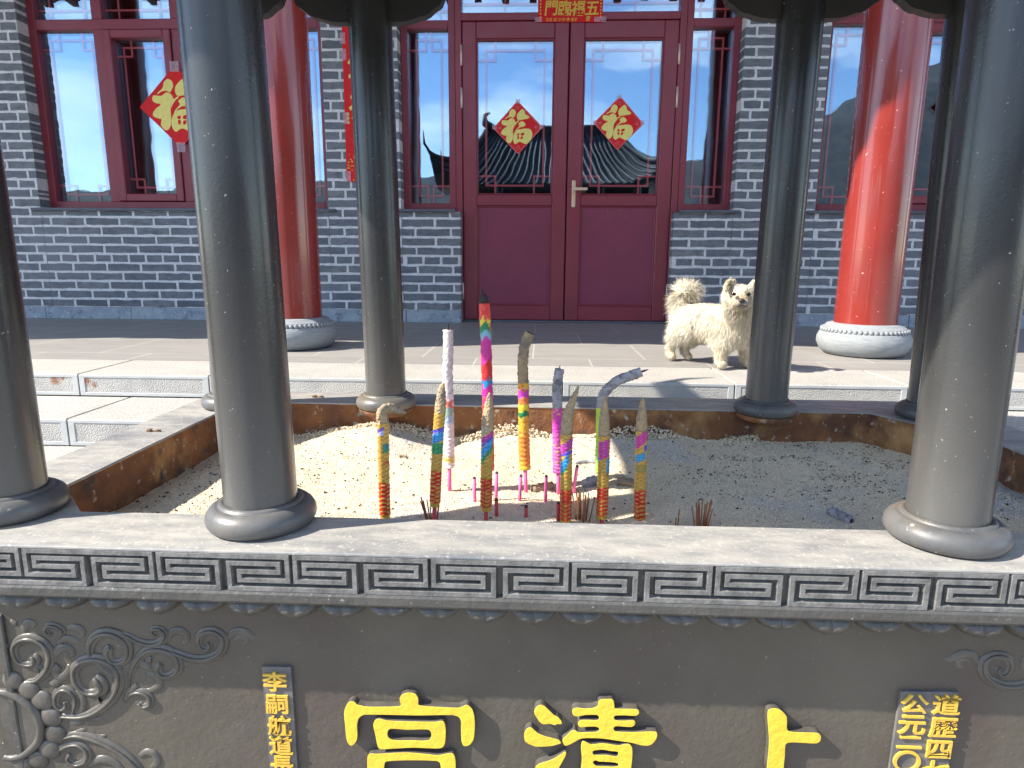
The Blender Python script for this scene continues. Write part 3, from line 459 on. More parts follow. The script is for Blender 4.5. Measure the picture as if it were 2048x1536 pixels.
def frame(mb, x0, x1, z0, z1, wl, wr, wb, wt, y0, y1, bev=.003):
    mb.bbox(x0, x0 + wl, y0, y1, z0, z1, bev); mb.bbox(x1 - wr, x1, y0, y1, z0, z1, bev)
    mb.bbox(x0 + wl, x1 - wr, y0 + .0006, y1, z0, z0 + wb, bev); mb.bbox(x0 + wl, x1 - wr, y0 + .0006, y1, z1 - wt, z1, bev)
def pane_and_lattice(parent, x0, x1, z0, z1, y, a=.058, bq=.13, w=.0135):
    m = MB(); m.box(x0 - .004, x1 + .004, y, y + .024, z0 - .004, z1 + .004); m.build('pane', 'glass', parent)   # sealed double glazing, the bars lie inside it
    l = MB(); h = w / 2
    def V(x, za, zb): l.bbox(x - h, x + h, y + .008, y + .016, za, zb, .002)
    def H(z, xa, xb): l.bbox(xa, xb, y + .0065, y + .0145, z - h, z + h, .002)
    V(x0 + a, z0 + a - h, z1 - a + h); V(x1 - a, z0 + a - h, z1 - a + h)
    H(z0 + a, x0 + a - h, x1 - a + h); H(z1 - a, x0 + a - h, x1 - a + h)
    for sx in (x0 + bq, x1 - bq):
        V(sx, z0, z0 + bq + h); V(sx, z1 - bq - h, z1)
    for sz in (z0 + bq, z1 - bq):
        H(sz, x0, x0 + bq + h); H(sz, x1 - bq - h, x1)
    l.build('lattice', 'lattice', parent)
def plain_lattice(parent, x0, x1, z0, z1, y, w=.0135):
    m = MB(); m.box(x0 - .004, x1 + .004, y, y + .024, z0 - .004, z1 + .004); m.build('pane', 'glass', parent)   # sealed double glazing, the bars lie inside it
    l = MB(); h = w / 2
    for q in (.2, .8):
        x = x0 + (x1 - x0) * q; l.bbox(x - h, x + h, y + .008, y + .016, z0, z1, .002)
    z = z0 + .07; l.bbox(x0, x1, y + .0065, y + .0145, z - h, z + h, .002)
    l.build('lattice', 'lattice', parent)
def window(x0, x1, label):
    f = MB(); y0, y1 = GY - .02, GY + .05
    zb, zt = .785, 2.42
    frame(f, x0, x1, zb, zt, .052, .052, .052, .06, y0, y1)
    f.bbox(x0 + .052, x1 - .052, y0 + .0004, y1, 1.978, 2.045, .003)             # transom bar
    c = (x0 + x1) / 2; m0, m1 = x0 + .455, x1 - .455
    for m, w in ((m0 + .036, .036), (m1 - .036, .036), (c, .032)):
        f.bbox(m - w, m + w, y0 + .0008, y1, zb + .052, 1.978, .003); f.bbox(m - w, m + w, y0 + .0008, y1, 2.045, zt - .06, .003)
    cas = ((m0 + .072, c - .032), (c + .032, m1 - .072))
    for a, e in cas: frame(f, a + .003, e - .003, zb + .055, 1.975, .052, .052, .052, .052, y0 - .016, y1 - .01, .005)
    w = f.build('window', 'maroon', hall, label=label)
    gl = [(x0 + .052, m0, zb + .052, 1.978), (m1, x1 - .052, zb + .052, 1.978)] + [(a + .055, e - .055, zb + .107, 1.923) for a, e in cas]
    for g in gl: pane_and_lattice(w, *g, GY + .022, a=.052 if g[1] - g[0] > .4 else .048, bq=.115 if g[1] - g[0] > .4 else .105)
    for g in ((x0 + .052, m0), (m1, x1 - .052), (m0 + .072, c - .032), (c + .032, m1 - .072)): plain_lattice(w, g[0], g[1], 2.045, 2.36, GY + .022)
    s = MB(); s.bbox(x0 - .055, x1 + .055, WY - .028, GY + .0, .7665, .7845, .004); s.build('sill', 'sill', w)
window(LW0, LW1, 'wide maroon window left of the door, with a big red paper on its middle bar')
window(RW0, RW1, 'maroon window to the right of the door, half hidden by the lit red column')
def sidelight(x0, x1, label):
    f = MB(); y0, y1 = GY - .02, GY + .05
    frame(f, x0, x1, .785, 2.42, .046, .046, .048, .06, y0, y1); f.bbox(x0 + .046, x1 - .046, y0 + .0004, y1, 1.966, 2.02, .003)
    w = f.build('side_window', 'maroon', hall, label=label)
    pane_and_lattice(w, x0 + .046, x1 - .046, .833, 1.966, GY + .022, a=.055, bq=.12); plain_lattice(w, x0 + .046, x1 - .046, 2.02, 2.36, GY + .022)
    s = MB(); s.bbox(x0 - .03 if x0 < 0 else x0 - .005, x1 + .005 if x0 < 0 else x1 + .04, WY - .028, GY + .0, .7665, .7845, .004); s.build('sill', 'sill', w)
sidelight(SW0 + .001, -0.6005, 'narrow maroon side window left of the double door'); sidelight(0.9425, SW1 - .001, 'narrow maroon side window right of the double door')
f = MB(); y0, y1 = GY - .026, GY + .055
f.bbox(-0.600, -0.5565, y0, y1, .001, 2.42, .003); f.bbox(0.8985, 0.942, y0, y1, .001, 2.42, .003)
f.bbox(-0.5565, 0.8985, y0 + .001, y1, 2.015, 2.062, .003); f.bbox(-0.5565, 0.8985, y0 + .001, y1, 2.36, 2.42, .003)
fr = f.build('door_frame', 'maroon', hall)
plain_lattice(fr, -0.5565, 0.8985, 2.062, 2.36, GY + .022)
f = MB(); f.bbox(-0.575, 0.915, GY - .02, GY + .10, .0005, .013, .003); f.build('threshold', 'sill', hall)
def leaf(x0, x1, label, handle):
    f = MB(); y0, y1 = GY - .018, GY + .04; w = .096
    f.bbox(x0, x0 + w, y0, y1, .016, 2.011, .006); f.bbox(x1 - w, x1, y0, y1, .016, 2.011, .006)
    for z0, z1 in ((.016, .122), (.818, .893), (1.904, 2.011)): f.bbox(x0 + w, x1 - w, y0 + .001, y1, z0, z1, .005)
    for (a, e, z0, z1) in ((x0 + w, x1 - w, .893, 1.904), (x0 + w, x1 - w, .122, .818)):       # glazing beads
        frame(f, a, e, z0, z1, .010, .010, .010, .010, y0 + .010, y1 - .004, .003)
    d = f.build('door', 'maroon', hall, label=label)
    p = MB(); p.box(x0 + w + .008, x1 - w - .008, GY + .004, GY + .03, .13, .81); p.build('door_panel', 'maroon_panel', d)
    pane_and_lattice(d, x0 + w + .010, x1 - w - .010, .903, 1.894, GY + .012, a=.055, bq=.118)
    for cx in (x0 + .31, x0 + .40):                        # ghost marks left by old tape squares
        for cz, s in ((.765, .026), (.515, .024)):
            h_, q = s * .8, s * .52
            r = MB(); r.prism([(cx - s, cz - h_), (cx + s, cz - h_), (cx + s, cz + h_), (cx + s * .2, cz + h_), (cx + s * .2, cz + h_ * .5), (cx + q, cz + h_ * .5), (cx + q, cz - h_ * .5), (cx - q, cz - h_ * .5), (cx - q, cz + h_ * .5), (cx - s * .2, cz + h_ * .5), (cx - s * .2, cz + h_), (cx - s, cz + h_)], GY + .0030, GY + .0045); r.build('tape_mark', 'faded', d)
    hx = x0 - .004 if handle == 'r' else x1 + .004
    for z0, z1 in ((1.735, 1.862), (1.463, 1.595), (.162, .283)):
        h = MB(); h.tube([(hx, y0 - .006, z0), (hx, y0 - .006, z1)], .0075, 10); h.add(*prism_data([(hx - .004, z0 + .01), (hx + .004, z0 + .01), (hx + .004, z1 - .01), (hx - .004, z1 - .01)], y0 - .002, y0 + .003)); h.tube([(hx, y0 - .006, (z0 + z1) / 2 - .002), (hx, y0 - .006, (z0 + z1) / 2 + .002)], .0081, 10); h.build('hinge', 'pinksteel', d)
    return d
leaf(-0.553, 0.168, 'left door leaf with red paper on its glass', 'r')
dr = leaf(0.176, 0.897, 'right door leaf with brass handle', 'l')
h = MB(); hx = .222; hy = GY - .018
h.bbox(hx - .013, hx + .013, hy - .007, hy + .001, .808, .990, .004)
h.tube([(hx, hy - .004, .928), (hx, hy - .042, .928), (hx + .004, hy - .046, .928)], .0085, 10)
h.add(*[q for q in prism_data([(hx - .008, .919), (hx + .09, .920), (hx + .094, .928), (hx + .09, .937), (hx - .008, .938)], hy - .052, hy - .040)])
h.lathe([(0.0065, 0), (.0065, .001)], (hx, hy - .009, .858), 12)
h.build('handle', 'brass', dr)

def red_column(x, y, label):
    s = MB(); s.lathe([(.142, .155), (.1415, 1.2), (.139, 3.2)], (x, y, 0), 64)
    c = s.build('column', 'redcol', hall, label=label)
    d = MB(); pr = [(.150, 0.0005), (.178, .006), (.200, .028), (.2135, .060), (.2125, .085), (.201, .110), (.199, .113), (.196, .112), (.189, .134), (.187, .137), (.183, .136), (.172, .150), (.152, .156), (.10, .157)]
    d.lathe(pr, (x, y, 0), 72)
    for k in range(54):                                     # bead ring round the shoulder
        a = 2 * math.pi * k / 54; bx, by = x + .1945 * math.cos(a), y + .1945 * math.sin(a)
        vs, fs = [], []
        for i in range(5):
            ph = -math.pi / 2 + math.pi * i / 4
            for j in range(8):
                t = 2 * math.pi * j / 8
                rr_, tt, zz = math.cos(ph) * math.cos(t) * .006, math.cos(ph) * math.sin(t) * .0102, math.sin(ph) * .0115
                vs.append((bx + rr_ * math.cos(a) - tt * math.sin(a), by + rr_ * math.sin(a) + tt * math.cos(a), .123 + zz - rr_ * .4))
        for i in range(4):
            for j in range(8): fs.append((i * 8 + j, i * 8 + (j + 1) % 8, (i + 1) * 8 + (j + 1) % 8, (i + 1) * 8 + j))
        d.add(vs, fs, True)
    d.build('column_base', 'drum', c)
red_column(-1.263, 3.29, 'shaded red column on a carved stone drum, left of the door')
red_column(1.608, 3.29, 'sunlit red column on a carved stone drum, right of the dog')
red_column(-3.80, 3.29, 'red column at the far left, outside the picture'); red_column(4.15, 3.29, 'red column at the far right, outside the picture')

# eave of the hall: soffit boards, rafters and a wavy line of tile ends
EY, EZ = 2.557, 2.98
rf = MB()
def eave_z(y): return EZ + (y - EY) * 0.36
vs = []; fs = []; n = 400
for i in range(n + 1):
    x = -7.5 + 15 * i / n; wv = .012 * math.cos(2 * math.pi * x / .27)
    for yy, dz in ((EY + wv * .6, -.015 + wv), (EY + wv * .6, .05 + wv), (5.3, .06 + 2.743 * .36), (5.3, 2.743 * .36 - .02)): vs.append((x, yy, EZ + dz))
for i in range(n):
    for k in range(4): fs.append((i * 4 + k, i * 4 + (k + 1) % 4, (i + 1) * 4 + (k + 1) % 4, (i + 1) * 4 + k))
rf.add(vs, fs)
roof = rf.build('roof', 'tile', hall)
r2 = MB()
for i in range(56):
    x = -7.4 + i * .27
    r2.add([(x - .035, EY + .04, EZ - .085), (x + .035, EY + .04, EZ - .085), (x + .035, EY + .04, EZ - .02), (x - .035, EY + .04, EZ - .02), (x - .035, 4.9, eave_z(4.9) - .085), (x + .035, 4.9, eave_z(4.9) - .085), (x + .035, 4.9, eave_z(4.9) - .02), (x - .035, 4.9, eave_z(4.9) - .02)],
           [(0, 1, 2, 3), (7, 6, 5, 4), (0, 4, 5, 1), (1, 5, 6, 2), (2, 6, 7, 3), (3, 7, 4, 0)])
r2.build('rafter', 'wood', roof)
bm_ = MB(); bm_.bbox(-7.5, 7.5, 3.19, 3.39, 3.0, 3.22, .01); bm_.bbox(-7.5, 7.5, WY + .02, WY + .3, 2.42, 3.9, .01); bm_.build('beam', 'wood', hall)

# ------------------------------------------------------------------ red papers, scroll and banner
def tape(p, x0, x1, y, z0, z1):
    j = lambda: random.uniform(-.002, .002)
    m = MB(); m.add([(x0 + j(), y, z0 + j()), (x1 + j(), y, z0 + j()), (x1 + j(), y, z1 + j()), (x0 + j(), y, z1 + j())], [(0, 1, 2, 3)]); m.build('tape', 'tape', p, fixn=False)
def fortune_paper(cx, cz, hw, hh, y, label, border=True, clip_top=False, tilt=0.0):
    p = thing('fortune_paper', (cx, y, cz), label, 'paper decoration', 'red diamond papers on the hall windows')
    c, s = math.cos(tilt), math.sin(tilt)
    R_ = lambda pts: [(cx + (u * hw) * c - (v * hh) * s, cz + (u * hw) * s + (v * hh) * c) for u, v in pts]
    dia = [(0, 1), (1, 0), (0, -1), (-1, 0)] if not clip_top else [(-.12, .88), (.12, .88), (1, 0), (.1, -.9), (-.1, -.9), (-1, 0)]
    m = MB(); m.prism(R_([(u * (.985 if border else 1), v * (.985 if border else 1)) for u, v in dia]), y - .0016, y - .0004); m.build('sheet', 'paper', p)
    if border:
        e = MB()
        for k0, k1 in ((.93, .985), (.86, .872)):
            for q in range(4):
                a, b_ = dia[q], dia[(q + 1) % 4]
                e.prism(R_([(a[0] * k0, a[1] * k0), (a[0] * k1, a[1] * k1), (b_[0] * k1, b_[1] * k1), (b_[0] * k0, b_[1] * k0)]), y - .0021, y - .0015)
        for (u, v) in ((0, .72), (.72, 0), (0, -.72), (-.72, 0)):                                       # corner florets
            for k in range(10):
                a = 2 * math.pi * k / 10; l = .14 if k % 2 else .09
                e.prism(R_([(u + .02 * math.cos(a - .9), v + .02 * math.sin(a - .9)), (u + l * math.cos(a), v + l * math.sin(a)), (u + .02 * math.cos(a + .9), v + .02 * math.sin(a + .9))]), y - .0021, y - .0015)
        e.build('border', 'paperedge', p)
    ch = outline_mesh([[R_(lp) for lp in g] for g in FU], .0004, 0)
    moved(ch, 0, y - .0024, 0); ch.build('character', 'gold', p)
    if border:
        for u, v in ((0, .93), (-.93, 0), (.93, 0)): tape(p, cx + u * hw - .014, cx + u * hw + .014, y - .003, cz + v * hh - .010, cz + v * hh + .020)
    else:
        for v in (.98, -.98): tape(p, cx - .03, cx + .03, y - .003, cz + v * hh - .035, cz + v * hh + .03)
    return p
fortune_paper(-0.172, 1.342, .174, .179, GY + .0105, 'small red diamond paper with gold fortune character on the left door glass', tilt=.02)
fortune_paper(0.520, 1.369, .174, .179, GY + .0105, 'small red diamond paper with gold fortune character on the right door glass', tilt=-.02)
fortune_paper(-2.537, 1.472, .272, .270, GY - .0375, 'large plain red fortune paper on the left window bar, behind a pillar', border=False, clip_top=True)
fortune_paper(2.908, 1.482, .272, .250, GY - .0375, 'red fortune paper on the right window, only its left corner showing', border=False, clip_top=True)
bn = thing('lintel_banner', (.17, GY - .03, 2.08), 'red paper banner with four gold characters pasted above the double door', 'banner', None)
by = GY - .0275
m = MB(); m.prism([(-.041, 2.000), (.384, 1.996), (.388, 2.215), (-.045, 2.22)], by - .001, by); m.build('sheet', 'paper', bn)
for k, ch in enumerate('門臨福五'):
    t = text_mb(ch, .094, .0006, .0018, .12); moved(t, .046 + k * .089, by - .0016, 2.084 - .001 * k, 1.0, 1.05, .02); t.build('character', 'goldtext', bn)
t = text_mb('乙巳 迎·春·接·福 吉祥', .021, .0003, .0004, 0, 1.1); moved(t, .115, by - .0014, 2.014); t.build('small_writing', 'goldtext', bn)
t = text_mb('吉', .032, .0003, .0006, .2); moved(t, .290, by - .0014, 2.020); t.build('seal_mark', 'goldtext', bn)
m = MB()
for k in range(9):
    z = 2.03 + k * .02
    for s in (-.026, .372): m.prism([(s, z - .007), (s + .006, z), (s, z + .007), (s - .006, z)], by - .0014, by - .0009)
m.build('side_pattern', 'goldtext', bn)
for x0, x1 in ((-.062, -.016), (.33, .41)): tape(bn, x0, x1, by - .002, 2.0, 2.028)
cp = thing('couplet_scroll', (-1.225, WY - .01, 1.46), 'long red paper scroll with gold characters on the brick pier left of the door', 'scroll')
m = MB(); m.prism([(-1.345, .966), (-1.115, .964), (-1.105, 1.956), (-1.336, 1.958)], WY - .006, WY - .005); m.build('sheet', 'paper', cp)
for k, ch in enumerate('風十福進'):
    t = text_mb(ch, .185, .0006, .004, .08); moved(t, -1.215, WY - .0066, 1.80 - k * .165); t.build('character', 'gold', cp)
m = MB()
for k in range(3): m.add(*prism_data([(-1.318 + .011 * math.cos(i * .4488), 1.405 - k * .026 + .011 * math.sin(i * .4488)) for i in range(14)], WY - .0068, WY - .0058))
for k in range(16):
    a = k * .4; m.prism([(-1.255 + .075 * math.cos(a) - .006, 1.075 + .05 * math.sin(a)), (-1.255 + .075 * math.cos(a), 1.075 + .05 * math.sin(a) + .012), (-1.255 + .075 * math.cos(a) + .006, 1.075 + .05 * math.sin(a))], WY - .0068, WY - .0058)
for k in range(34):
    x, z = random.uniform(-1.335, -1.13), random.uniform(.975, 1.15); s = random.uniform(.003, .009); m.prism([(x - s, z), (x, z - s), (x + s, z), (x, z + s)], WY - .0068, WY - .0058)
m.build('gold_ornament', 'goldtext', cp)
for z in (1.88, 1.78, 1.38, 1.00): tape(cp, -1.352, -1.315, WY - .0075, z - .035, z + .035)

# ================================================================== THE INCENSE BURNER
CX = 0.108
bur = thing('incense_burner', (CX, 1.45, -0.72), 'large charcoal iron incense burner with pillars and gold characters, filling the foreground', 'incense burner')
def octo(hl, y0, y1, ch): return [(CX - hl + ch, y0), (CX + hl - ch, y0), (CX + hl, y0 + ch), (CX + hl, y1 - ch), (CX + hl - ch, y1), (CX - hl + ch, y1), (CX - hl, y1 - ch), (CX - hl, y0 + ch)]
RO = octo(1.165, .900, 2.062, .14)
RI = octo(1.02, 1.036, 1.910, .12); RI[3] = (CX + 1.02, 1.60); RI[4] = (CX + .86, 1.895)
def ring_slab(mb, outer, inner, z0, z1, bev=0.003):
    n = len(outer)
    def subd(pl):
        o = []
        for i in range(n):
            a, b_ = pl[i], pl[(i + 1) % n]
            for k in range(24): o.append((a[0] + (b_[0] - a[0]) * k / 24, a[1] + (b_[1] - a[1]) * k / 24))
        return o
    O, I = subd(outer), subd(inner); m = len(O)
    cx, cy = CX, 1.45
    wob = lambda p, s: (p[0] + .0016 * noise.noise(Vector((p[0] * 23, p[1] * 23, s))), p[1] + .0016 * noise.noise(Vector((p[0] * 23 + 7, p[1] * 23, s))))
    I = [wob(p, 1) for p in I]
    inn = lambda p, d: (p[0] + (cx - p[0]) * d, p[1] + (cy - p[1]) * d)
    rings = [([(x, y) for x, y in O], z0), ([(x, y) for x, y in O], z1 - bev), ([inn(p, bev * 1.0) for p in O], z1), ([inn(p, -bev) for p in I], z1), (I, z1 - bev), (I, z0)]
    vs = [(x, y, z + .0008 * noise.noise(Vector((x * 9, y * 9, 4)))) for R_, z in rings for x, y in R_]; fs = []
    for r in range(6):
        for i in range(m): q = (i + 1) % m; fs.append((r * m + i, r * m + q, ((r + 1) % 6) * m + q, ((r + 1) % 6) * m + i))
    mb.add(vs, fs)
r_ = MB(); ring_slab(r_, RO, RI, .0185, .023, .002); r_.build('rim', 'rim', bur)
# frieze band, lower lip and box body below the rim
def wallring(mb, rings, closed=False):
    vs = []; fs = []
    for pl, z in rings: vs += [(x, y, z) for x, y in pl]
    n = len(rings[0][0])
    for r in range(len(rings) - 1):
        for i in range(n): q = (i + 1) % n; fs.append((r * n + i, r * n + q, (r + 1) * n + q, (r + 1) * n + i))
    mb.add(vs, fs)
def ins(d, z): return (octo(1.165 - d, .900 + d, 2.062 - d, .14 - .41 * d), z)
def bdy(d, z):
    w, h = 1.165 - d * .5, .892 + d; xx = 1.06
    return ([(CX - xx, h), (CX + xx, h), (CX + w, h + .07), (CX + w, 2.062 - d - .07), (CX + xx, 2.062 - d), (CX - xx, 2.062 - d), (CX - w, 2.062 - d - .07), (CX - w, h + .07)], z)
fb = None
f = MB(); wallring(f, [ins(.002, .0182), ins(.0075, .0175), ins(.008, -.041), ins(-.001, -.0432), ins(-.003, -.047), ins(-.003, -.059), ins(.001, -.064), ins(.05, -.0645)]); f.build('frieze_band', 'cast', bur)
bd_ = MB(); wallring(bd_, [bdy(.03, -.0635), bdy(.073, -.064), bdy(.073, -.60), bdy(.06, -.615), bdy(.01, -.64), bdy(.01, -.70)]); bd_.build('body', 'panel', bur)
ft = MB()
for x in (CX - 1.0, CX + 1.0):
    for y in (1.05, 1.9): ft.lathe([(.055, 0), (.07, .02), (.05, .05), (.06, .08)], (x, y, -.72), 24)
ft.build('foot', 'cast', bur)
li = MB()
oi = lambda d: [(x + (CX - x) * d, y + (1.45 - y) * d) for x, y in RI]
wallring(li, [(oi(-.006), .018), (oi(-.004), -.22)]); wallring(li, [(oi(-.016), .018), (oi(-.014), -.22)]); li.build('liner', 'rust', bur)

# raised meander
PIT, S0 = .2115, .051
def meander(x_left, x_right):
    H = PIT / 2; rows = lambda t: .0140 - .0530 * t
    pts = []
    k1 = int(math.ceil((x_right - S0) / PIT)); k0 = int(math.floor((x_left - S0) / PIT))
    T = lambda u: None
    for k in range(k1, k0 - 1, -1):
        s = S0 + k * PIT
        L = lambda u: s + u * H; Rm = lambda u: s + PIT - u * H
        a, b_, c, d = .058, .19, .765, .915
        r0, r1, r2, r3, r4 = (rows(t) for t in (0, .215, .47, .735, 1.0))
        pts += [(Rm(d), r4), (Rm(d), r1), (Rm(b_), r1), (Rm(b_), r2), (Rm(c), r2), (Rm(c), r3), (Rm(a), r3), (Rm(a), r0)]
        pts += [(L(a), r0), (L(a), r3), (L(c), r3), (L(c), r2), (L(b_), r2), (L(b_), r1), (L(d), r1), (L(d), r4)]
    return pts
def meander_mesh(mb, pts, place, w0=.0052, w1=.0033, h=.009):
    n = len(pts); vs = []; fs = []
    dirs = []
    for i in range(n - 1):
        dx, dz = pts[i + 1][0] - pts[i][0], pts[i + 1][1] - pts[i][1]; l = math.hypot(dx, dz); dirs.append((dx / l, dz / l))
    for i in range(n):
        d0 = dirs[max(i - 1, 0)]; d1 = dirs[min(i, n - 2)]
        n0 = (-d0[1], d0[0]); n1 = (-d1[1], d1[0])
        mx, mz = (n0[0] + n1[0], n0[1] + n1[1]) if d0 != d1 else n0
        for off, dep in ((w0, -.001), (w1, h), (-w1, h), (-w0, -.001)): vs.append(place(pts[i][0] + mx * off, pts[i][1] + mz * off, dep + .0005 * noise.noise(Vector((pts[i][0] * 40, pts[i][1] * 90, 2)))))
    for i in range(n - 1):
        for q in range(3): fs.append((i * 4 + q, i * 4 + q + 1, i * 4 + 4 + q + 1, i * 4 + 4 + q))
    mb.add(vs, fs)
fm = MB()
pts = [p for p in meander(CX - 1.0, CX + 1.0)]
meander_mesh(fm, pts, lambda x, z, d: (x, .900 + .008 - d, z))
meander_mesh(fm, meander(1.2, 1.7), lambda x, z, d: (CX - 1.165 + .008 - d, 2.95 - x, z)); meander_mesh(fm, meander(1.2, 1.7), lambda x, z, d: (CX + 1.165 - .008 + d, x, z))
fm.build('meander_relief', 'fret', bur)

# lotus petal moulding: two swelling lobes per petal
pm = MB(); PP, P0 = .0745, -.7855
k0, k1 = int((CX - 1.02 - P0) / PP) - 1, int((CX + 1.02 - P0) / PP) + 1
for k in range(k0, k1 + 1):
    x0 = P0 + k * PP + .0012; w = PP - .0024; NU, NV = 20, 8; vs = []; fs = []; wob = random.uniform(.88, 1.1)
    for j in range(NV + 1):
        t = j / NV
        for i in range(NU + 1):
            u = i / NU
            env = (1 - abs(2 * u - 1) ** 2.6)
            lob = .80 + .20 * abs(math.sin(2 * math.pi * u)) ** .6
            drop = (.016 + .015 * env + .005 * math.exp(-((u - .5) / .1) ** 2)) * wob
            bul = .037 * math.sin(math.pi * min(1, .22 + .62 * t)) ** 1.1 * (.55 + .45 * env) * lob
            vs.append((x0 + u * w, .934 - bul * (1 - .25 * t), -.0638 - drop * t ** .8))
    for j in range(NV):
        for i in range(NU): a = j * (NU + 1) + i; fs.append((a, a + 1, a + NU + 2, a + NU + 1))
    base = NV * (NU + 1)                                            # underside back to the panel
    bk = len(vs)
    for i in range(NU + 1): vs.append((x0 + i / NU * w, .962, -.0638 - .010))
    for i in range(NU): fs.append((base + i, base + i + 1, bk + i + 1, bk + i))
    pm.add(vs, fs, True)
pm.build('petal_moulding', 'cast', bur, fixn=False)

# pillars with ring bases
PIL = [('left front corner', -0.915, 1.03, -.003, -.908), ('second from the left in front', -0.4605, 1.01, -.012, 0), ('behind, left of the doors', -0.4525, 1.87, -.012, 0), ('behind, in front of the dog', 0.658, 1.87, .006, 0),
       ('right front', 0.655, 1.01, -.008, 0), ('back left corner', -0.907, 1.85, .020, 0), ('back right corner', 1.112, 1.85, -.028, 0), ('right front corner', 1.125, 1.03, 0, 0)]
PLAB = ['pillar at the left edge of the picture', 'near pillar left of the incense sticks', 'far pillar left of the double doors', 'far black pillar hiding part of the dog', 'near pillar at the right edge of the picture', 'far thin pillar behind the near left one', 'far thin pillar behind the near right one', 'front right corner pillar outside the picture']
for (nm, x, y, lean, _), lb in zip(PIL, PLAB):
    s = MB(); n = 40; prof = [(.058, .040 + (1.27 - .040) * i / 12) for i in range(13)]
    s.lathe(prof, (x - lean * .06, y, .0), 56, lean=(lean, 0))
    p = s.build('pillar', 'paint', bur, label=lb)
    t = MB(); tp = [(.075, 0), (.0835, .0035), (.0872, .010), (.0882, .0165), (.0868, .024), (.0825, .031), (.0755, .0365), (.0700, .0385), (.0675, .0378), (.0668, .0402), (.0645, .0428), (.0602, .0434), (.0570, .041)]
    t.lathe(tp, (x, y, .0235), 72); t.build('base_ring', 'torus', p)
    if y > 1.5:
        u = MB(); u.lathe([(.071, -.017), (.079, -.012), (.080, .0)], (x, y, .0232), 48); u.build('bracket_ring', 'rust', p)
# cut-out brackets under the beam at the head of each pillar
half = [(.05, 1.071), (.075, 1.0712), (.10, 1.0725), (.122, 1.078), (.135, 1.083), (.146, 1.084), (.160, 1.090), (.172, 1.100), (.180, 1.106), (.187, 1.109), (.194, 1.116), (.199, 1.128), (.203, 1.135), (.212, 1.140), (.216, 1.150), (.219, 1.171)]
for (nm, x, y, lean, _) in PIL:
    for sgn in (-1, 1):
        if abs(x + sgn * .1 - CX) > 1.03: continue
        pl_ = [(x + lean + sgn * u, z) for u, z in half] + [(x + lean + sgn * .05, 1.171)]
        bk = MB(); bk.prism(pl_, y - .016, y + .016); bk.build('bracket', 'black', bur)
    sy = 1 if y < 1.5 else -1
    if abs(x - CX) > .9:
        pl_ = half + [(.05, 1.171)]
        n = len(pl_); vs = [(x + lean - .016, y + sy * u, z) for u, z in pl_] + [(x + lean + .016, y + sy * u, z) for u, z in pl_]
        bk = MB(); bk.add(vs, [tuple(range(n)), tuple(range(2 * n - 1, n - 1, -1))] + [(i, n + i, n + (i + 1) % n, (i + 1) % n) for i in range(n)])
        bk.build('bracket', 'black', bur)
be = MB()
for y in (1.02, 1.86): be.bbox(CX - 1.08, CX + 1.08, y - .022, y + .022, 1.172, 1.235, .004)
for x in (-.92, 1.12): be.bbox(x - .03, x + .03, 1.05, 1.83, 1.172, 1.262, .004)
be.build('beam', 'black', bur)
# hipped tile roof with curled corners
ro = MB(); tl = MB()
EX0, EX1, RY0, RY1, RX0, RX1, EZb, RZ, RYc = -1.20, 1.416, .70, 1.90, -.66, .876, 1.262, 1.91, 1.30
def slope_pt(side, s, t, dz=0):
    RYa = RY0 if (side == 'f' or (side in 'lr' and s < 0)) else RY1
    z = EZb + (RZ - EZb) * (1 - t) ** 1.45
    l = max(0, (abs(s) - .62) / .38) ** 2.2 * t ** 2
    ext = 1 + .05 * l
    if side in 'fb':
        x = CX + ((RX1 - RX0) / 2 * (1 - t) + (EX1 - EX0) / 2 * t) * s * ext; y = RYc + (RYa - RYc) * t * ext
    else:
        y = RYc + (RYa - RYc) * t * abs(s) * ext; x = CX + ((RX1 - RX0) / 2 * (1 - t) + (EX1 - EX0) / 2 * t) * (1 if side == 'r' else -1) * ext
    return (x, y, z + .32 * l + dz)
for side in 'fblr':
    NS, NT = 64, 12
    for dz in (0, -.03):
        vs = [slope_pt(side, -1 + 2 * i / NS, j / NT, dz) for j in range(NT + 1) for i in range(NS + 1)]
        ro.add(vs, [(j * (NS + 1) + i, j * (NS + 1) + i + 1, (j + 1) * (NS + 1) + i + 1, (j + 1) * (NS + 1) + i) for j in range(NT) for i in range(NS)], True)
    vs = [slope_pt(side, -1 + 2 * i / NS, 1, dz) for dz in (.012, -.045) for i in range(NS + 1)]
    ro.add(vs, [(i, i + 1, NS + 2 + i, NS + 1 + i) for i in range(NS)])
    cnt = 30 if side in 'fb' else 16
    for i in range(cnt + 1):
        s = -1 + 2 * i / cnt
        tl.tube([slope_pt(side, s, j / 10, .012) for j in range(0 if side in 'fb' else 1, 11)], .0165, 8)
rb = ro.build('roof', 'tile', bur, fixn=False); tl.build('tile_ridge', 'tile', rb)
rg = MB(); rg.bbox(CX - .74, CX + .74, RYc - .03, RYc + .03, RZ - .02, RZ + .09, .008)
for sx in (-1, 1):
    for side in 'fb': rg.tube([slope_pt(side, sx, j / 14, .03) for j in range(15)] + [tuple(Vector(slope_pt(side, sx, 1, .03)) + Vector((.05 * sx, .02 * (1 if side == 'b' else -1), .10))), tuple(Vector(slope_pt(side, sx, 1, .03)) + Vector((.06 * sx, .02 * (1 if side == 'b' else -1), .22)))], [.035] * 10 + [.033, .03, .027, .024, .02, .016, .005], 8)
    rg.tube([(CX + sx * .70, RYc, RZ + .05), (CX + sx * .80, RYc, RZ + .12), (CX + sx * .80, RYc, RZ + .2), (CX + sx * .73, RYc, RZ + .24)], [.05, .045, .03, .01], 8)
rg.build('ridge', 'tile', rb)

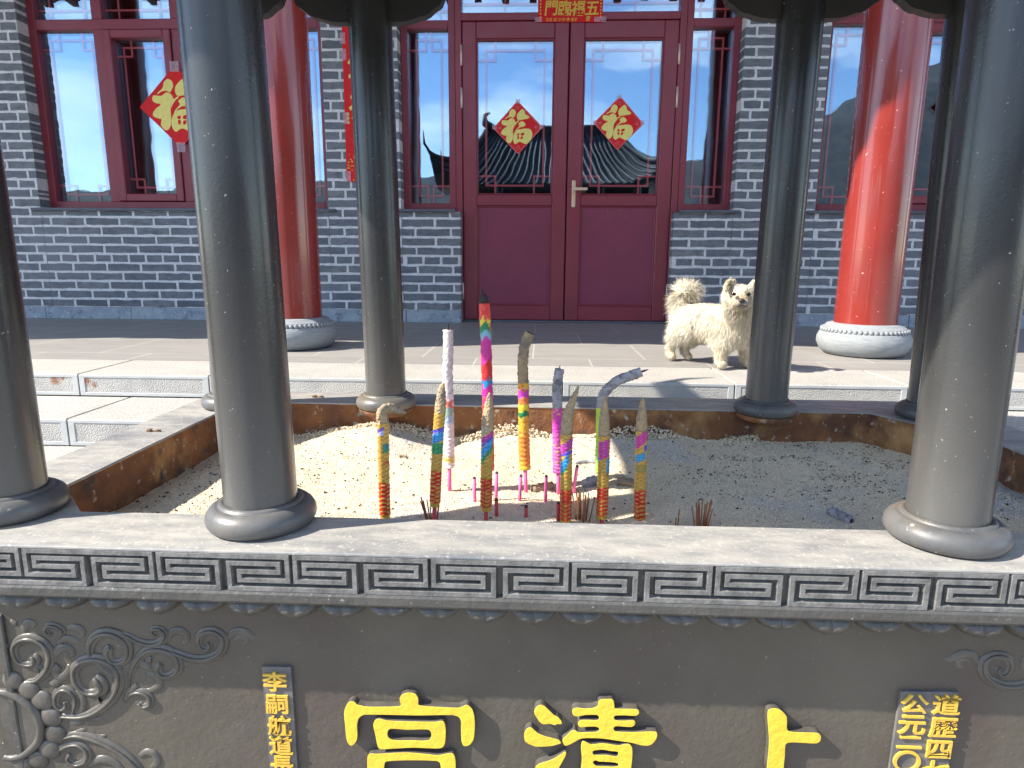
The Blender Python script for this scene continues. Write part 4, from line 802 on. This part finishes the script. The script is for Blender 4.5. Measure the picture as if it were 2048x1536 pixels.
# inscriptions and carving on the front panel
PY = .965
for nm, g in (('gold character at the left of the front panel', GONG), ('gold character in the middle of the front panel', QING), ('gold character at the right of the front panel', SHANG)):
    m = outline_mesh(g, .0062, .0011); moved(m, 0, PY - .006, 0); o = m.build('raised_character', 'yellow', bur, label=nm); o.data.materials.append(MT['relief'])
    for p in o.data.polygons: p.material_index = 0 if p.normal.y < -.75 else 1
def plaque(poly, label):
    m = MB(); m.prism(poly, PY - .0055, PY + .004); e = m.build('plaque', 'rimdark', bur, label=label); return e
q = plaque([(-.457, -.2140), (-.4075, -.2130), (-.408, -.55), (-.4565, -.55)], 'narrow plaque with one column of small gold characters')
for k, (ch, x, z) in enumerate((('李', -.4355, -.2395), ('嗣', -.4345, -.2825), ('航', -.4332, -.3228), ('道', -.4327, -.3615), ('長', -.4327, -.3995), ('敬', -.433, -.437), ('獻', -.433, -.475))):
    t = text_mb(ch, .0445, .0022, .0007); moved(t, x, PY - .0068, z, .96, .86); t.build('character', 'yellow2', q)
q = plaque([(.5905, -.2200), (.6805, -.2180), (.685, -.55), (.5865, -.55)], 'wide plaque with two columns of small gold characters')
for ch, x, z, w, h in (('道', .6630, -.2395, 1, .84), ('歷', .6630, -.2818, 1, .86), ('四', .6615, -.3218, 1, .84), ('七', .6605, -.360, 1, .86), ('百', .659, -.397, 1, .86), ('公', .6127, -.2400, 1, .80), ('元', .6132, -.2785, 1, .86), ('二', .6137, -.3110, .95, .68), ('〇', .6132, -.3465, 1.02, .95), ('一', .613, -.387, 1, .86)):
    t = text_mb(ch, .0455, .0022, .0007); moved(t, x, PY - .0068, z, w, h); t.build('character', 'yellow2', q)
def relief(mir, label):
    m = MB()
    X = (lambda x: 2 * .0970 - x) if mir else (lambda x: x)
    for st in SCROLL:
        p = smooth_path(st, 4); rr = [max(.0018, q[2] * 1.9) for q in p]
        m.tube([(X(q[0]), PY + .0012 - q[2] * .10, q[1]) for q in p], rr, 12, ellip=.5)
        if len(st) > 6: m.tube([(X(q[0]), PY - q[2] * .80, q[1]) for q in p], [q[2] * .62 for q in p], 8)
    for x, z, r in BEADS:
        r *= 1.7; kk_ = [-.95, -.8, -.5, 0, .5, .8, .95]; m.tube([(X(x) + r * k_, PY, z) for k_ in kk_], [r * math.sqrt(1 - k_ * k_) for k_ in kk_], 14, ellip=.36)
    p = smooth_path(MEDAL, 4); m.tube([(X(q[0]), PY - .002, q[1]) for q in p], [q[2] * 1.35 for q in p], 12)
    cz_ = sum(q[1] for q in p) / len(p); cx_ = min(q[0] for q in p); m.prism([(X(q[0]), q[1]) for q in p], PY - .003, PY + .004)
    p = [(X(x + (-.945 - x) * .27), PY + .001, z + (-.32 - z) * .27) for x, z, r in smooth_path(MEDAL, 4)]; m.tube(p, .0032, 8)
    m.build('scroll_relief', 'relief', bur, label=label)
relief(False, 'carved scroll foliage at the left of the front panel'); relief(True, 'carved scroll foliage at the right of the front panel')
g = MB()
for sx in (-1, 1):
    x = CX + sx * 1.012; g.bbox(x - .006, x + .006, PY - .006, PY + .004, -.58, -.135, .002)
g.bbox(CX - 1.03, CX + 1.03, PY - .005, PY + .004, -.60, -.585, .002)
g.build('panel_border', 'cast', bur)

# ================================================================== ASH BED AND WHAT STANDS IN IT
def ash_z(x, y):
    z = -.072
    z += .034 * math.exp(-((x + .50) / .16) ** 2 - ((y - 1.92) / .16) ** 2) + .020 * math.exp(-((x + .05) / .22) ** 2 - ((y - 1.98) / .14) ** 2) + .02 * math.exp(-((x - .35) / .15) ** 2 - ((y - 1.96) / .12) ** 2)
    z -= .026 * math.exp(-((x + .27) / .09) ** 2 - ((y - 1.86) / .10) ** 2)
    z -= .018 * max(0, min(1, (-.45 - x) / .35))
    z += .010 * noise.noise(Vector((x * 3.2, y * 3.2, 1.5))) + .006 * noise.noise(Vector((x * 9, y * 9, 2.5))) + .0030 * noise.noise(Vector((x * 26, y * 26, 3.5))) + .0018 * noise.noise(Vector((x * 70, y * 70, 5.5)))
    return z
def inside(x, y):
    ok = True; n = len(RI)
    for i in range(n):
        a, b_ = RI[i], RI[(i + 1) % n]
        if (b_[0] - a[0]) * (y - a[1]) - (b_[1] - a[1]) * (x - a[0]) < -.004: ok = False
    return ok
A = MB(); vs = []; fs = []; GX, GYn = 300, 130
for j in range(GYn + 1):
    for i in range(GX + 1):
        x = CX - 1.035 + 2.07 * i / GX; y = 1.02 + .905 * j / GYn; vs.append((x, y, ash_z(x, y)))
for j in range(GYn):
    for i in range(GX): a = j * (GX + 1) + i; fs.append((a, a + 1, a + GX + 2, a + GX + 1))
A.add(vs, fs, True); ash = A.build('ash_bed', 'ash', fixn=False)
tag(ash, 'pale granular incense ash filling the burner tray', 'ash', kind='stuff')
G = MB()
def grain(mb, x, y, z, s, tone):
    o = len(mb.v); ax = [Vector((random.gauss(0, 1), random.gauss(0, 1), random.gauss(0, 1))).normalized() for _ in range(2)]
    a = ax[0]; b_ = (ax[1] - a * ax[1].dot(a)).normalized(); c = a.cross(b_)
    vs = [(x + v.x, y + v.y, z + v.z) for v in (a * s, -a * s * .8, b_ * s * .9, -b_ * s, c * s * .8, -c * s * .9)]
    mb.add(vs, [(0, 2, 4), (2, 1, 4), (1, 3, 4), (3, 0, 4), (2, 0, 5), (1, 2, 5), (3, 1, 5), (0, 3, 5)], tone=tone)
for _ in range(34000):
    x, y = random.uniform(CX - 1.0, CX + 1.0), random.uniform(1.2, 1.9)
    if inside(x, y): grain(G, x, y, ash_z(x, y) + random.uniform(-.0005, .0012), random.uniform(.0012, .0023), min(1, max(0, random.gauss(.58, .18))))
for _ in range(2600):                                             # caked crumbs heaped against the back wall
    x = random.uniform(-.75, .65); h = .03 * max(0, noise.noise(Vector((x * 5, 0, 9))) + .55) * (1 if abs(x - .05) < .6 else .5)
    z = ash_z(x, 1.89) + random.uniform(0, 1) ** 1.4 * h; grain(G, x, 1.898 - random.uniform(0, .02) - (h - (z - ash_z(x, 1.89))) * .5, z, random.uniform(.002, .0052), random.uniform(.15, .75))
gr = G.build('ash_grains', 'grain', fixn=False); tag(gr, 'loose pale crumbs lying over the ash in the tray', 'ash', kind='stuff')
K = MB()
for _ in range(3400):
    cl = random.random()
    if cl < .55: x, y = random.gauss(.72, .24), random.gauss(1.68, .16)
    elif cl < .75: x, y = random.gauss(-.70, .18), random.gauss(1.5, .2)
    else: x, y = random.uniform(-.85, 1.05), random.uniform(1.2, 1.88)
    if inside(x, y) and (cl > .55 or noise.noise(Vector((x * 7, y * 16, 3))) > .02):
        s = random.uniform(.001, .0058) * random.uniform(.6, 1.1); a = random.uniform(0, 3.14); z = ash_z(x, y) + .0022
        K.add([(x + s * math.cos(a), y + s * math.sin(a), z), (x - .4 * s * math.sin(a), y + .4 * s * math.cos(a), z + .002), (x - s * math.cos(a), y - s * math.sin(a), z), (x + .4 * s * math.sin(a), y - .4 * s * math.cos(a), z - .001)], [(0, 1, 2), (0, 2, 3), (0, 1, 3)])
kk = K.build('charcoal_flecks', 'char', fixn=False); tag(kk, 'black charcoal flecks scattered over the ash', 'charcoal', kind='stuff')

GOLD, RED, DRED, GRN, BLU, PUR, MAG, ORG, PNK, WHT, LIM = (.56, .33, .05), (.52, .022, .012), (.42, .02, .014), (.01, .20, .07), (.012, .22, .52), (.33, .025, .25), (.62, .03, .30), (.80, .26, .03), (.80, .14, .42), (.78, .66, .64), (.32, .70, .06)
def band(t, stops, nz):
    for a, c in stops:
        if t + nz < a: return c
    return stops[-1][1]
def gold_pat(kind, patches):
    def f(t, an):
        if t < .045: return GOLD
        if t < .40:
            k = (t - .045) / .355 * 8
            lobes = math.sin(2 * math.pi * k) * math.cos(3 * an + kind); fl = k % 1
            return GOLD if (lobes > .42 or fl < .13) else RED
        ca = (an + math.pi) % (2 * math.pi) - math.pi
        for (t0, t1, sl, lo, hi, c) in patches:
            if t0 + sl * math.sin(an) < t < t1 + sl * math.sin(an) and lo <= ca <= hi:
                sc = math.sin(t * 230) * math.sin(9 * an + (1.57 if int(t * 73) % 2 else 0))
                return c if sc > -.45 else tuple(min(1, q * 1.5 + .06) for q in c)
        return (.52, .31, .055) if (math.sin(t * 150) * math.cos(4 * an)) > -.35 else (.36, .20, .03)
    return f
def gold_rad(t, an):
    if t < .045: return .90 + .05 * math.sin(6 * an)
    if t < .40: return 1.0 + .15 * abs(math.sin(math.pi * (t - .045 + .006 * math.sin(t * 90)) / .355 * 8 + (1.2 if math.cos(3 * an) > 0 else 0))) - .10 + .05 * noise.noise(Vector((math.cos(an) * 3, math.sin(an) * 3, t * 40)))
    return 1.0 + .06 * math.sin(t * 150) * math.cos(4 * an) + .09 * noise.noise(Vector((math.cos(an) * 2, math.sin(an) * 2, t * 20)))
def plain_pat(stops, accent):
    def f(t, an):
        nz_ = .015 * math.sin(3 * an + 5 * t)
        c = band(t, stops, nz_)
        v = noise.noise(Vector((math.cos(an) * 1.3, math.sin(an) * 1.3, t * 26)))
        return accent if v > .33 else c
    return f
def ridge_rad(t, an): return 1.0 + .13 * noise.noise(Vector((math.cos(an) * 2, math.sin(an) * 2, t * 30))) + (.10 * abs(math.sin(t * 60)) if t < .42 else 0)
AL = (-4, 4); TEAL = (.01, .16, .16); INDIGO = (.06, .05, .40)
PAT = {'droop': (gold_pat(0, [(.93, .96, .03, -4, .3, INDIGO), (.89, .92, .03, -4, .3, (.30, .34, .62)), (.74, .80, .0, .1, 4, TEAL), (.70, .74, .0, .1, 4, GRN), (.58, .62, 0, .2, 4, (.40, .10, .02))]), gold_rad),
 'leanleft': (gold_pat(1.3, [(.80, .84, .02, *AL, INDIGO), (.70, .80, .03, *AL, BLU), (.58, .70, 0, *AL, GRN)]), gold_rad),
 'front': (gold_pat(2.4, [(.92, 1.1, .06, *AL, (.30, .25, .18)), (.84, .90, .05, *AL, PUR), (.80, .84, .06, *AL, INDIGO), (.70, .80, .09, *AL, BLU), (.63, .70, .10, *AL, GRN)]), gold_rad),
 'purple': (gold_pat(3.5, [(.82, .93, .05, *AL, PUR), (.78, .82, .02, *AL, INDIGO), (.66, .78, .10, -4, .5, BLU), (.62, .68, .08, -4, .0, GRN)]), gold_rad),
 'gold': (gold_pat(4.4, [(.74, .95, .02, -1.2, 1.1, (.40, .03, .24)), (.58, .74, 0, .35, 4, (.01, .22, .45)), (.70, .75, 0, -4, -.6, (.02, .26, .5)), (.53, .58, 0, .35, 4, (.10, .14, .03))]), gold_rad),
 'slim': (gold_pat(5.3, [(.86, .99, .05, *AL, (.42, .03, .22)), (.70, .78, .03, -1.2, .6, (.02, .24, .45)), (.79, .84, .02, .5, 4, INDIGO), (.58, .66, 0, *AL, (.26, .20, .04))]), gold_rad),
 'white': (plain_pat([(.08, WHT), (.18, (.62, .42, .10)), (.60, WHT), (.70, (.40, .50, .62)), (.82, (.30, .42, .34)), (.93, (.70, .16, .12)), (2, WHT)], (.80, .68, .66)), ridge_rad),
 'red': (plain_pat([(.30, RED), (.42, (.62, .05, .04)), (.52, MAG), (.56, BLU), (.66, (.66, .03, .03)), (.80, MAG), (.84, (.20, .45, .60)), (.88, GRN), (.92, (.75, .55, .03)), (2, (.70, .03, .02))], (.72, .08, .05)), ridge_rad),
 'orange': (plain_pat([(.08, (.80, .42, .04)), (.42, ORG), (.62, (.82, .42, .04)), (.68, GRN), (.76, (.80, .60, .04)), (.84, (.80, .20, .06)), (.93, (.62, .05, .45)), (2, (.75, .45, .04))], (.78, .15, .03)), ridge_rad),
 'pink': (plain_pat([(.08, (.80, .08, .40)), (.50, PNK), (.66, (.82, .10, .45)), (2, (.66, .05, .42))], (.80, .36, .14)), ridge_rad),
 'green': (plain_pat([(.10, LIM), (.5, (.28, .72, .08)), (.8, (.45, .78, .06)), (2, LIM)], (.72, .66, .04)), ridge_rad)}
LAB = {'droop': 'gold and red incense stick at far left, its burnt tip drooping right', 'leanleft': 'gold and red incense stick leaning right, in front of the white stick', 'white': 'tall white incense stick with pink foot, left of the red one',
 'red': 'tallest incense stick, bright red with black burnt tip', 'front': 'gold incense stick with blue band, in front of the tall red one', 'orange': 'orange incense stick with open curved brown top, alone in the middle',
 'pink': 'pink incense stick with silver grey burnt top', 'purple': 'gold and red incense stick with pointed tan tip, beside the pink one', 'green': 'lime green incense stick with long grey burnt end bent right', 'gold': 'gold and red incense stick in front of the lime green one', 'slim': 'rightmost gold and red incense stick with thin grey tip'}
for k in INC:
    yy, axis, r, tip = INC[k]; r *= 1.10
    p0 = Vector((axis[0][0], yy, axis[0][1])); d = (p0 - Vector((axis[1][0], yy, axis[1][1]))).normalized()
    gz = ash_z(p0.x, yy); L = max(.03, p0.z - gz + .02); root = p0 + d * L
    t = thing('incense_stick', (root.x, yy, gz), LAB[k], 'incense stick', 'large incense sticks standing in the ash')
    path = smooth_path([(x, yy, z) for x, z in axis], 24)
    N = 110; seg = [(Vector(path[i + 1]) - Vector(path[i])).length for i in range(len(path) - 1)]; tot = sum(seg)
    def at(s):
        for i, l in enumerate(seg):
            if s <= l or i == len(seg) - 1: return Vector(path[i]).lerp(Vector(path[i + 1]), min(1, s / l))
            s -= l
    pf, rfn = PAT[k]
    w = MB(); w.tube([at(tot * i / N) for i in range(N + 1)], r, 22, colf=pf, radf=rfn); w.build('wrapper', 'foil', t)
    s = MB(); s.tube([root, p0 + d * -.01], .0042 if k not in ('white', 'orange', 'pink') else .0046, 10); s.build('stick', 'redstick' if k in ('front', 'gold', 'droop', 'leanleft', 'purple', 'slim') else 'pinkstick', t)
    tp = smooth_path([(x, yy - .012 * (i / len(tip)) * (1 if k in ('green',) else 0), z) for i, (x, z) in enumerate(tip)], 12); n = len(tp)
    if k in ('white', 'orange', 'pink', 'green'): rr = [r * (.98 - .06 * i / n + .03 * math.sin(i * 1.7)) for i in range(n)]
    elif k == 'red': rr = [r * (1 - .75 * (i / n) ** 1.3) for i in range(n)]
    elif k == 'droop': rr = [r * (1.02 - .93 * (i / (n - 1)) ** 3.2) for i in range(n)]
    else: rr = [r * (1 - .85 * (i / (n - 1)) ** 1.9) for i in range(n)]
    m = {'white': MT['foil'], 'red': MT['char'], 'orange': MT['tanash'], 'pink': MT['greyash'], 'green': MT['greyash']}.get(k, MT['tanash'])
    e = MB()
    crk = lambda tt, an: 1 + .24 * noise.noise(Vector((math.cos(an) * 3, math.sin(an) * 3, tt * 16 + r * 900)))
    if k == 'white': e.tube(tp, rr, 20, colf=lambda tt, an: (.70, .60, .57) if noise.noise(Vector((math.cos(an) * 3, math.sin(an) * 3, tt * 22))) > -.25 else (.46, .40, .38), radf=crk)
    else: e.tube(tp, rr, 20, radf=crk)
    e.build('burnt_end', m, t)
    if k in ('white', 'orange', 'green', 'red'):
        c = MB(); a = Vector(tp[-1]); dd = (a - Vector(tp[-3])).normalized()
        if k == 'orange': c.tube([a - dd * .004, a + dd * .0012], [r * .66, r * .60], 14)
        else: c.tube([a - dd * .01, a + dd * .008, a + dd * .014 + Vector((.002, 0, 0))], [.003, .0022, .0006], 8)
        c.build('charred_core', 'char', t)

def stub(px, yy, z_top, lean, r, m, label, group):
    z0 = ash_z(px, yy); t = thing('incense_stub', (px, yy, z0), label, 'incense stub', group)
    s = MB(); s.tube([(px, yy, z0 - .02), (px + lean * (z_top - z0) * .98, yy, z_top - .004)], r, 10); s.build('stick', m, t)
    c = MB(); c.tube([(px + lean * (z_top - z0) * .98, yy, z_top - .005), (px + lean * (z_top - z0), yy, z_top)], [r * .98, r * .8], 10); c.build('charred_top', 'char', t)
for (x, yy, zt, ln, lb) in ((-.138, 1.361, -.013, -.02, 'pink stub left of the tall red incense, standing alone'), (-.092, 1.373, -.004, .02, 'pink stub just right of the gold stick with blue band'), (-.040, 1.373, -.010, .05, 'pink stub just left of the orange stick foot'), (.018, 1.377, -.011, .02, 'pink stub midway between the orange and pink sticks'), (.082, 1.45, -.010, .14, 'pink stub right of the purple banded stick, leaning right')):
    stub(x, yy, zt, ln, .0038, 'pinkstick', lb, 'pink incense stubs')
for (x, yy, zt, lb) in ((-.083, 1.266, -.025, 'dark red stub at the foot of the gold stick with blue band'), (-.022, 1.270, -.040, 'shortest dark red stub, alone at the middle front'), (.044, 1.255, -.025, 'dark red stub touching the left of the purple banded stick')):
    stub(x, yy, zt, -.03, .0040, 'redstick', lb, 'dark red incense stubs')
def joss(cx, cy, n, sp, zt, label, group):
    first = None
    for i in range(n):
        a = random.uniform(-1, 1); x = cx + a * sp * .45; y = cy + random.uniform(-.010, .010); z0 = ash_z(x, y)
        t = thing('joss_stick', (x, y, z0), label, 'joss stick', group)
        s = MB(); top = zt + random.uniform(-.016, .004); s.tube([(x, y, z0 - .012), (x + a * sp * .5, y + random.uniform(-.006, .006), top)], .0013, 6); s.build('stick', 'brownstick', t)
joss(.094, 1.276, 16, .026, -.008, 'thin scorched joss stick in the fan shaped bunch right of the purple banded stick', 'joss sticks in the middle bunch')
joss(.331, 1.250, 15, .024, -.014, 'thin scorched joss stick in the tight bunch at the right of the ash', 'joss sticks in the right bunch')
joss(-.212, 1.256, 9, .034, -.026, 'thin scorched joss stick around the foot of the leaning gold stick', 'joss sticks in the left bunch')
joss(.282, 1.250, 2, .022, -.040, 'single thin joss stick standing between the rightmost gold stick and the right bunch', 'lone joss sticks')
def burnt(name, pts, rr, m, label, hollow=False):
    p = [(x, y, ash_z(x, y) + dz) for x, y, dz in pts]; t = thing(name, p[0], label, 'burnt incense')
    e = MB(); q = smooth_path(p, 6); n = len(q)
    e.tube(q, [rr * (1 + .12 * math.sin(i * 1.9)) * (.8 if i in (0, n - 1) else 1) for i in range(n)], 14, radf=lambda tt, an: 1 + .18 * noise.noise(Vector((math.cos(an) * 2, math.sin(an) * 2, tt * 9 + rr * 500)))); e.build('roll', m, t)
    c = MB(); a = Vector(q[-1]); d = (a - Vector(q[-2])).normalized(); c.tube([a - d * .003, a + d * .0008], [rr * .5, rr * .46], 10); c.build('charred_core', 'char', t)
burnt('burnt_piece', [(-.012, 1.445, .005), (.012, 1.462, .007), (.036, 1.478, .009)], .010, 'tanash', 'fallen brown burnt roll behind the pink stubs')
burnt('burnt_piece', [(.112, 1.480, .008), (.132, 1.497, .010), (.150, 1.504, .009)], .012, 'greyash', 'fallen grey burnt roll left of the gold sticks')
burnt('burnt_piece', [(.190, 1.492, .008), (.213, 1.487, .009), (.236, 1.475, .007)], .0105, 'tanash', 'fallen ribbed tan roll between the two right sticks')
burnt('burnt_piece', [(.622, 1.335, .008), (.632, 1.315, .008), (.645, 1.285, .007)], .010, 'greyash', 'small blue grey paper roll lying alone near the right pillar')
burnt('burnt_piece', [(-.378, 1.685, .002), (-.37, 1.69, .003), (-.358, 1.69, .002)], .0042, 'tanash', 'small brown burnt lump on the bare ash right of the near pillar')
burnt('burnt_piece', [(.10, 1.66, .003), (.135, 1.675, .004), (.17, 1.668, .003)], .005, 'greyash', 'flat grey ash scrap behind the incense sticks')
def bolt(x, y, label):
    t = thing('bolt', (x, y, .0235), label, 'bolt'); h = MB(); h.lathe([(.0085, 0), (.0085, .005), (.006, .006)], (x, y, .0235), 6, smooth=False); h.build('head', 'steel', t)
    s = MB(); s.tube([(x + .006, y, .0262), (x + .03, y - .003, .0258)], .0026, 8); s.build('shank', 'steel', t)
bolt(-.985, 1.555, 'small loose bolt lying on the left rim of the burner'); bolt(-.71, 1.985, 'small loose bolt on the back rim behind the near left pillar')

# ================================================================== THE DOG
dog = thing('dog', (.76, 2.87, 0), 'small fluffy cream dog with curled tail, standing by the right red column', 'dog')
V = Vector
J = {}; E_ = []
def jn(n, p, r): J[n] = (V(p), r)
hipc, shc = V((.700, 2.965, .205)), V((.835, 2.800, .205))
jn('hip', hipc, .070); jn('mid', (.765, 2.885, .200), .070); jn('chest', shc, .080); jn('fore', (.862, 2.765, .205), .068); jn('rump', (.672, 2.995, .215), .060)
jn('neck', (.838, 2.742, .262), .064); jn('head', (.812, 2.715, .310), .069); jn('crown', (.817, 2.722, .350), .058); jn('snout', (.800, 2.652, .296), .032); jn('nosetip', (.797, 2.637, .297), .026)
jn('tail0', (.652, 3.010, .248), .026); jn('tail1', (.634, 3.022, .283), .024); jn('tail2', (.640, 3.012, .316), .024); jn('tail3', (.668, 2.995, .326), .022); jn('tail4', (.696, 2.98, .306), .016)
E_ += [('hip', 'mid'), ('mid', 'chest'), ('chest', 'fore'), ('hip', 'rump'), ('fore', 'neck'), ('neck', 'head'), ('head', 'crown'), ('head', 'snout'), ('snout', 'nosetip'), ('rump', 'tail0'), ('tail0', 'tail1'), ('tail1', 'tail2'), ('tail2', 'tail3'), ('tail3', 'tail4')]
def leg(nm, root, pts):
    prev = root
    for i, (p, r) in enumerate(pts): jn(f'{nm}{i}', p, r); E_.append((prev, f'{nm}{i}')); prev = f'{nm}{i}'
leg('hl', 'hip', [((.640, 2.955, .150), .046), ((.632, 2.975, .105), .030), ((.600, 3.000, .068), .021), ((.604, 2.985, .022), .019), ((.612, 2.958, .014), .018)])
leg('hr', 'hip', [((.712, 2.995, .150), .046), ((.715, 2.995, .105), .030), ((.668, 3.02, .068), .021), ((.680, 3.005, .022), .019), ((.694, 2.978, .014), .018)])
leg('fl', 'chest', [((.785, 2.775, .130), .040), ((.770, 2.765, .075), .025), ((.768, 2.755, .026), .022), ((.777, 2.728, .015), .021)])
leg('fr', 'chest', [((.882, 2.810, .130), .040), ((.890, 2.815, .075), .025), ((.890, 2.808, .026), .022), ((.899, 2.782, .015), .021)])
names = list(J); ix = {n: i for i, n in enumerate(names)}
me = bpy.data.meshes.new('dogskel'); me.from_pydata([tuple(J[n][0] - V((.76, 2.87, 0))) for n in names], [(ix[a], ix[b_]) for a, b_ in E_], [])
ob = bpy.data.objects.new('tmpdog', me); col.objects.link(ob)
ob.modifiers.new('s', 'SKIN'); sm_ = ob.modifiers.new('u', 'SUBSURF'); sm_.levels = 2; sm_.render_levels = 2
for i, n in enumerate(names):
    sv = me.skin_vertices[0].data[i]; sv.radius = (J[n][1], J[n][1]); sv.use_root = (n == 'hip')
body = evaluated_mesh(ob); bpy.data.objects.remove(ob); bpy.data.meshes.remove(me)
body.name = 'body'; body.materials.clear(); body.materials.append(MT['skinfur'])
for p in body.polygons: p.use_smooth = True
link('body', body, dog)
OFF = V((.76, 2.87, 0))
tris = []; cum = []; acc = 0
body.calc_loop_triangles()
for t in body.loop_triangles:
    a, b_, c = (body.vertices[i] for i in t.vertices); acc += t.area; cum.append(acc); tris.append((a, b_, c))
import bisect
coat = MB(); NRM = []; face_c = V((.798, 2.652, .305)); headc = J['head'][0]
def strand(p, n, L, dirv, w, tone, droop):
    s = (dirv.cross(n).normalized() + V((random.gauss(0, .35), random.gauss(0, .35), random.gauss(0, .35)))).normalized()
    if s.cross(dirv).dot(n) < 0: s = -s
    m = p + dirv * L * .5; tip = p + dirv * L + V((0, 0, -droop * L)) + V((random.gauss(0, .1), random.gauss(0, .1), random.gauss(0, .1))) * L
    coat.add([p - s * w, p + s * w, m + s * w * .75, m - s * w * .75, tip], [(0, 1, 2, 3), (3, 2, 4)], tone=tone); NRM.extend([tuple((n * .8 + dirv * .15 + V((random.gauss(0, .38), random.gauss(0, .38), random.gauss(0, .38)))).normalized())] * 5)
fwdv = V((.62, -.78, 0)).normalized()
for _ in range(85000):
    k = bisect.bisect(cum, random.random() * acc); a, b_, c = tris[min(k, len(tris) - 1)]
    u, v = random.random(), random.random()
    if u + v > 1: u, v = 1 - u, 1 - v
    p = a.co + (b_.co - a.co) * u + (c.co - a.co) * v + OFF; n = (a.normal + (b_.normal - a.normal) * u + (c.normal - a.normal) * v).normalized()
    tone = min(1, max(0, random.gauss(.62, .22)))
    dh = (p - headc).length; g = V((0, 0, -1))
    ontail = min((p - J[f'tail{i}'][0]).length for i in range(5)) < .045 and p.z > .235
    if p.z < .035: L, fl, w = random.uniform(.004, .008), n * 1.0 + g * .6, .0009
    elif p.z < .11: L, fl, w = random.uniform(.012, .022), n * .55 + g * .9 - fwdv * .25, .0007
    elif (p - face_c).length < .052: L, fl, w = random.uniform(.006, .013), n * .7 + (p - V((.798, 2.645, .30))).normalized() * .8, .0008; tone = tone * (.55 if (p - V((.797, 2.63, .292))).length < .034 else .9)
    elif dh < .085 and p.z > .27: L, fl, w = random.uniform(.012, .024), n * .8 + (p - V((.798, 2.645, .31))).normalized() * .9 + g * .15, .0007
    elif ontail:
        L = random.uniform(.035, .068); w = .0008
        tl_ = max(0, min(1, (p.x - .632) / .06)); fl = n * .55 + V((.55, -.2, .25)) * tl_ + V((-.35, -.1, -.55)) * (1 - tl_) * (1 if p.z < .31 else -.9) + V((random.gauss(0, .3), random.gauss(0, .3), random.gauss(0, .3)))
    elif p.y < 2.86 and p.z > .12: L, fl, w = random.uniform(.020, .042), n * .45 + g * .95 + fwdv * -.15 , .0008
    elif p.x < .68 and p.z > .09: L, fl, w = random.uniform(.030, .055), n * .75 + g * .65 - fwdv * .5 , .0008; tone = min(1, tone + .10)
    else: L, fl, w = random.uniform(.020, .036), n * .55 + g * .55 - fwdv * .45, .00075
    if noise.noise(V((p.x * 34, p.y * 34, p.z * 14))) > .08: tone = max(0, tone - .17)
    strand(p - n * .002, n, L, (fl.normalized() + V((random.gauss(0, .16), random.gauss(0, .16), random.gauss(0, .16)))).normalized(), w, tone, .15)
coat.build('coat', 'fur', dog, fixn=False, normals=NRM)
def ball(mb, c, r, sq=(1, 1, 1), n=12, m=8):
    vs = []; fs = []
    for i in range(m + 1):
        ph = -math.pi / 2 + math.pi * i / m
        for j in range(n): t = 2 * math.pi * j / n; vs.append((c[0] + r * sq[0] * math.cos(ph) * math.cos(t), c[1] + r * sq[1] * math.cos(ph) * math.sin(t), c[2] + r * sq[2] * math.sin(ph)))
    for i in range(m):
        for j in range(n): fs.append((i * n + j, i * n + (j + 1) % n, (i + 1) * n + (j + 1) % n, (i + 1) * n + j))
    mb.add(vs, fs, True)
m = MB(); ball(m, (.7955, 2.6185, .3005), .0125, (1.05, .7, .75)); m.build('nose', 'nose', dog)
m = MB(); ball(m, (.784, 2.628, .287), .0175, (1, .8, .85)); ball(m, (.808, 2.628, .287), .0175, (1, .8, .85)); ball(m, (.797, 2.636, .274), .012, (1.1, .8, .7)); m.build('muzzle', 'muzzle', dog)
m = MB(); m.tube(smooth_path([(.774, 2.622, .278), (.784, 2.6165, .2785), (.796, 2.6155, .2835), (.808, 2.6165, .2785), (.817, 2.622, .278)], 4), .0024, 6); m.build('mouth', 'nose', dog)
for x in (.768, .826):
    m = MB(); ball(m, (x, 2.638, .3245), .0085, (1.15, .7, .85)); m.build('eye', 'eye', dog)
for sx, x in ((-1, .776), (1, .858)):
    e = MB(); base = V((x - sx * .004, 2.698, .354))
    pts = [base + V((-sx * .004, .004, -.012)), base + V((sx * .013, -.004, .012)), base + V((sx * .026, -.016, .013)), base + V((sx * .034, -.030, .001)), base + V((sx * .034, -.038, -.016))]
    e.tube(smooth_path(pts, 5), [.017 * (1.05 - .75 * (i / 20) ** 1.5) for i in range(21)], 10, ellip=.5)
    eo = e.build('ear', 'skinfur', dog)
    h = MB(); keep = coat.v, coat.f
    coat2 = coat; coat = MB(); NRM = []
    for _ in range(900):
        i = random.randrange(len(e.v)); p = V(e.v[i]) + V((random.gauss(0, .003),) * 3)
        strand(p, V((-.5, -.6, .6)), random.uniform(.006, .016), (V((sx * .45, -.45, -.35)) + V((random.gauss(0, .35), random.gauss(0, .3), random.gauss(0, .3)))).normalized(), .0010, min(1, max(0, random.gauss(.30, .2))), .1)
    coat.build('ear_fringe', 'fur', eo, fixn=False, normals=NRM); coat = coat2
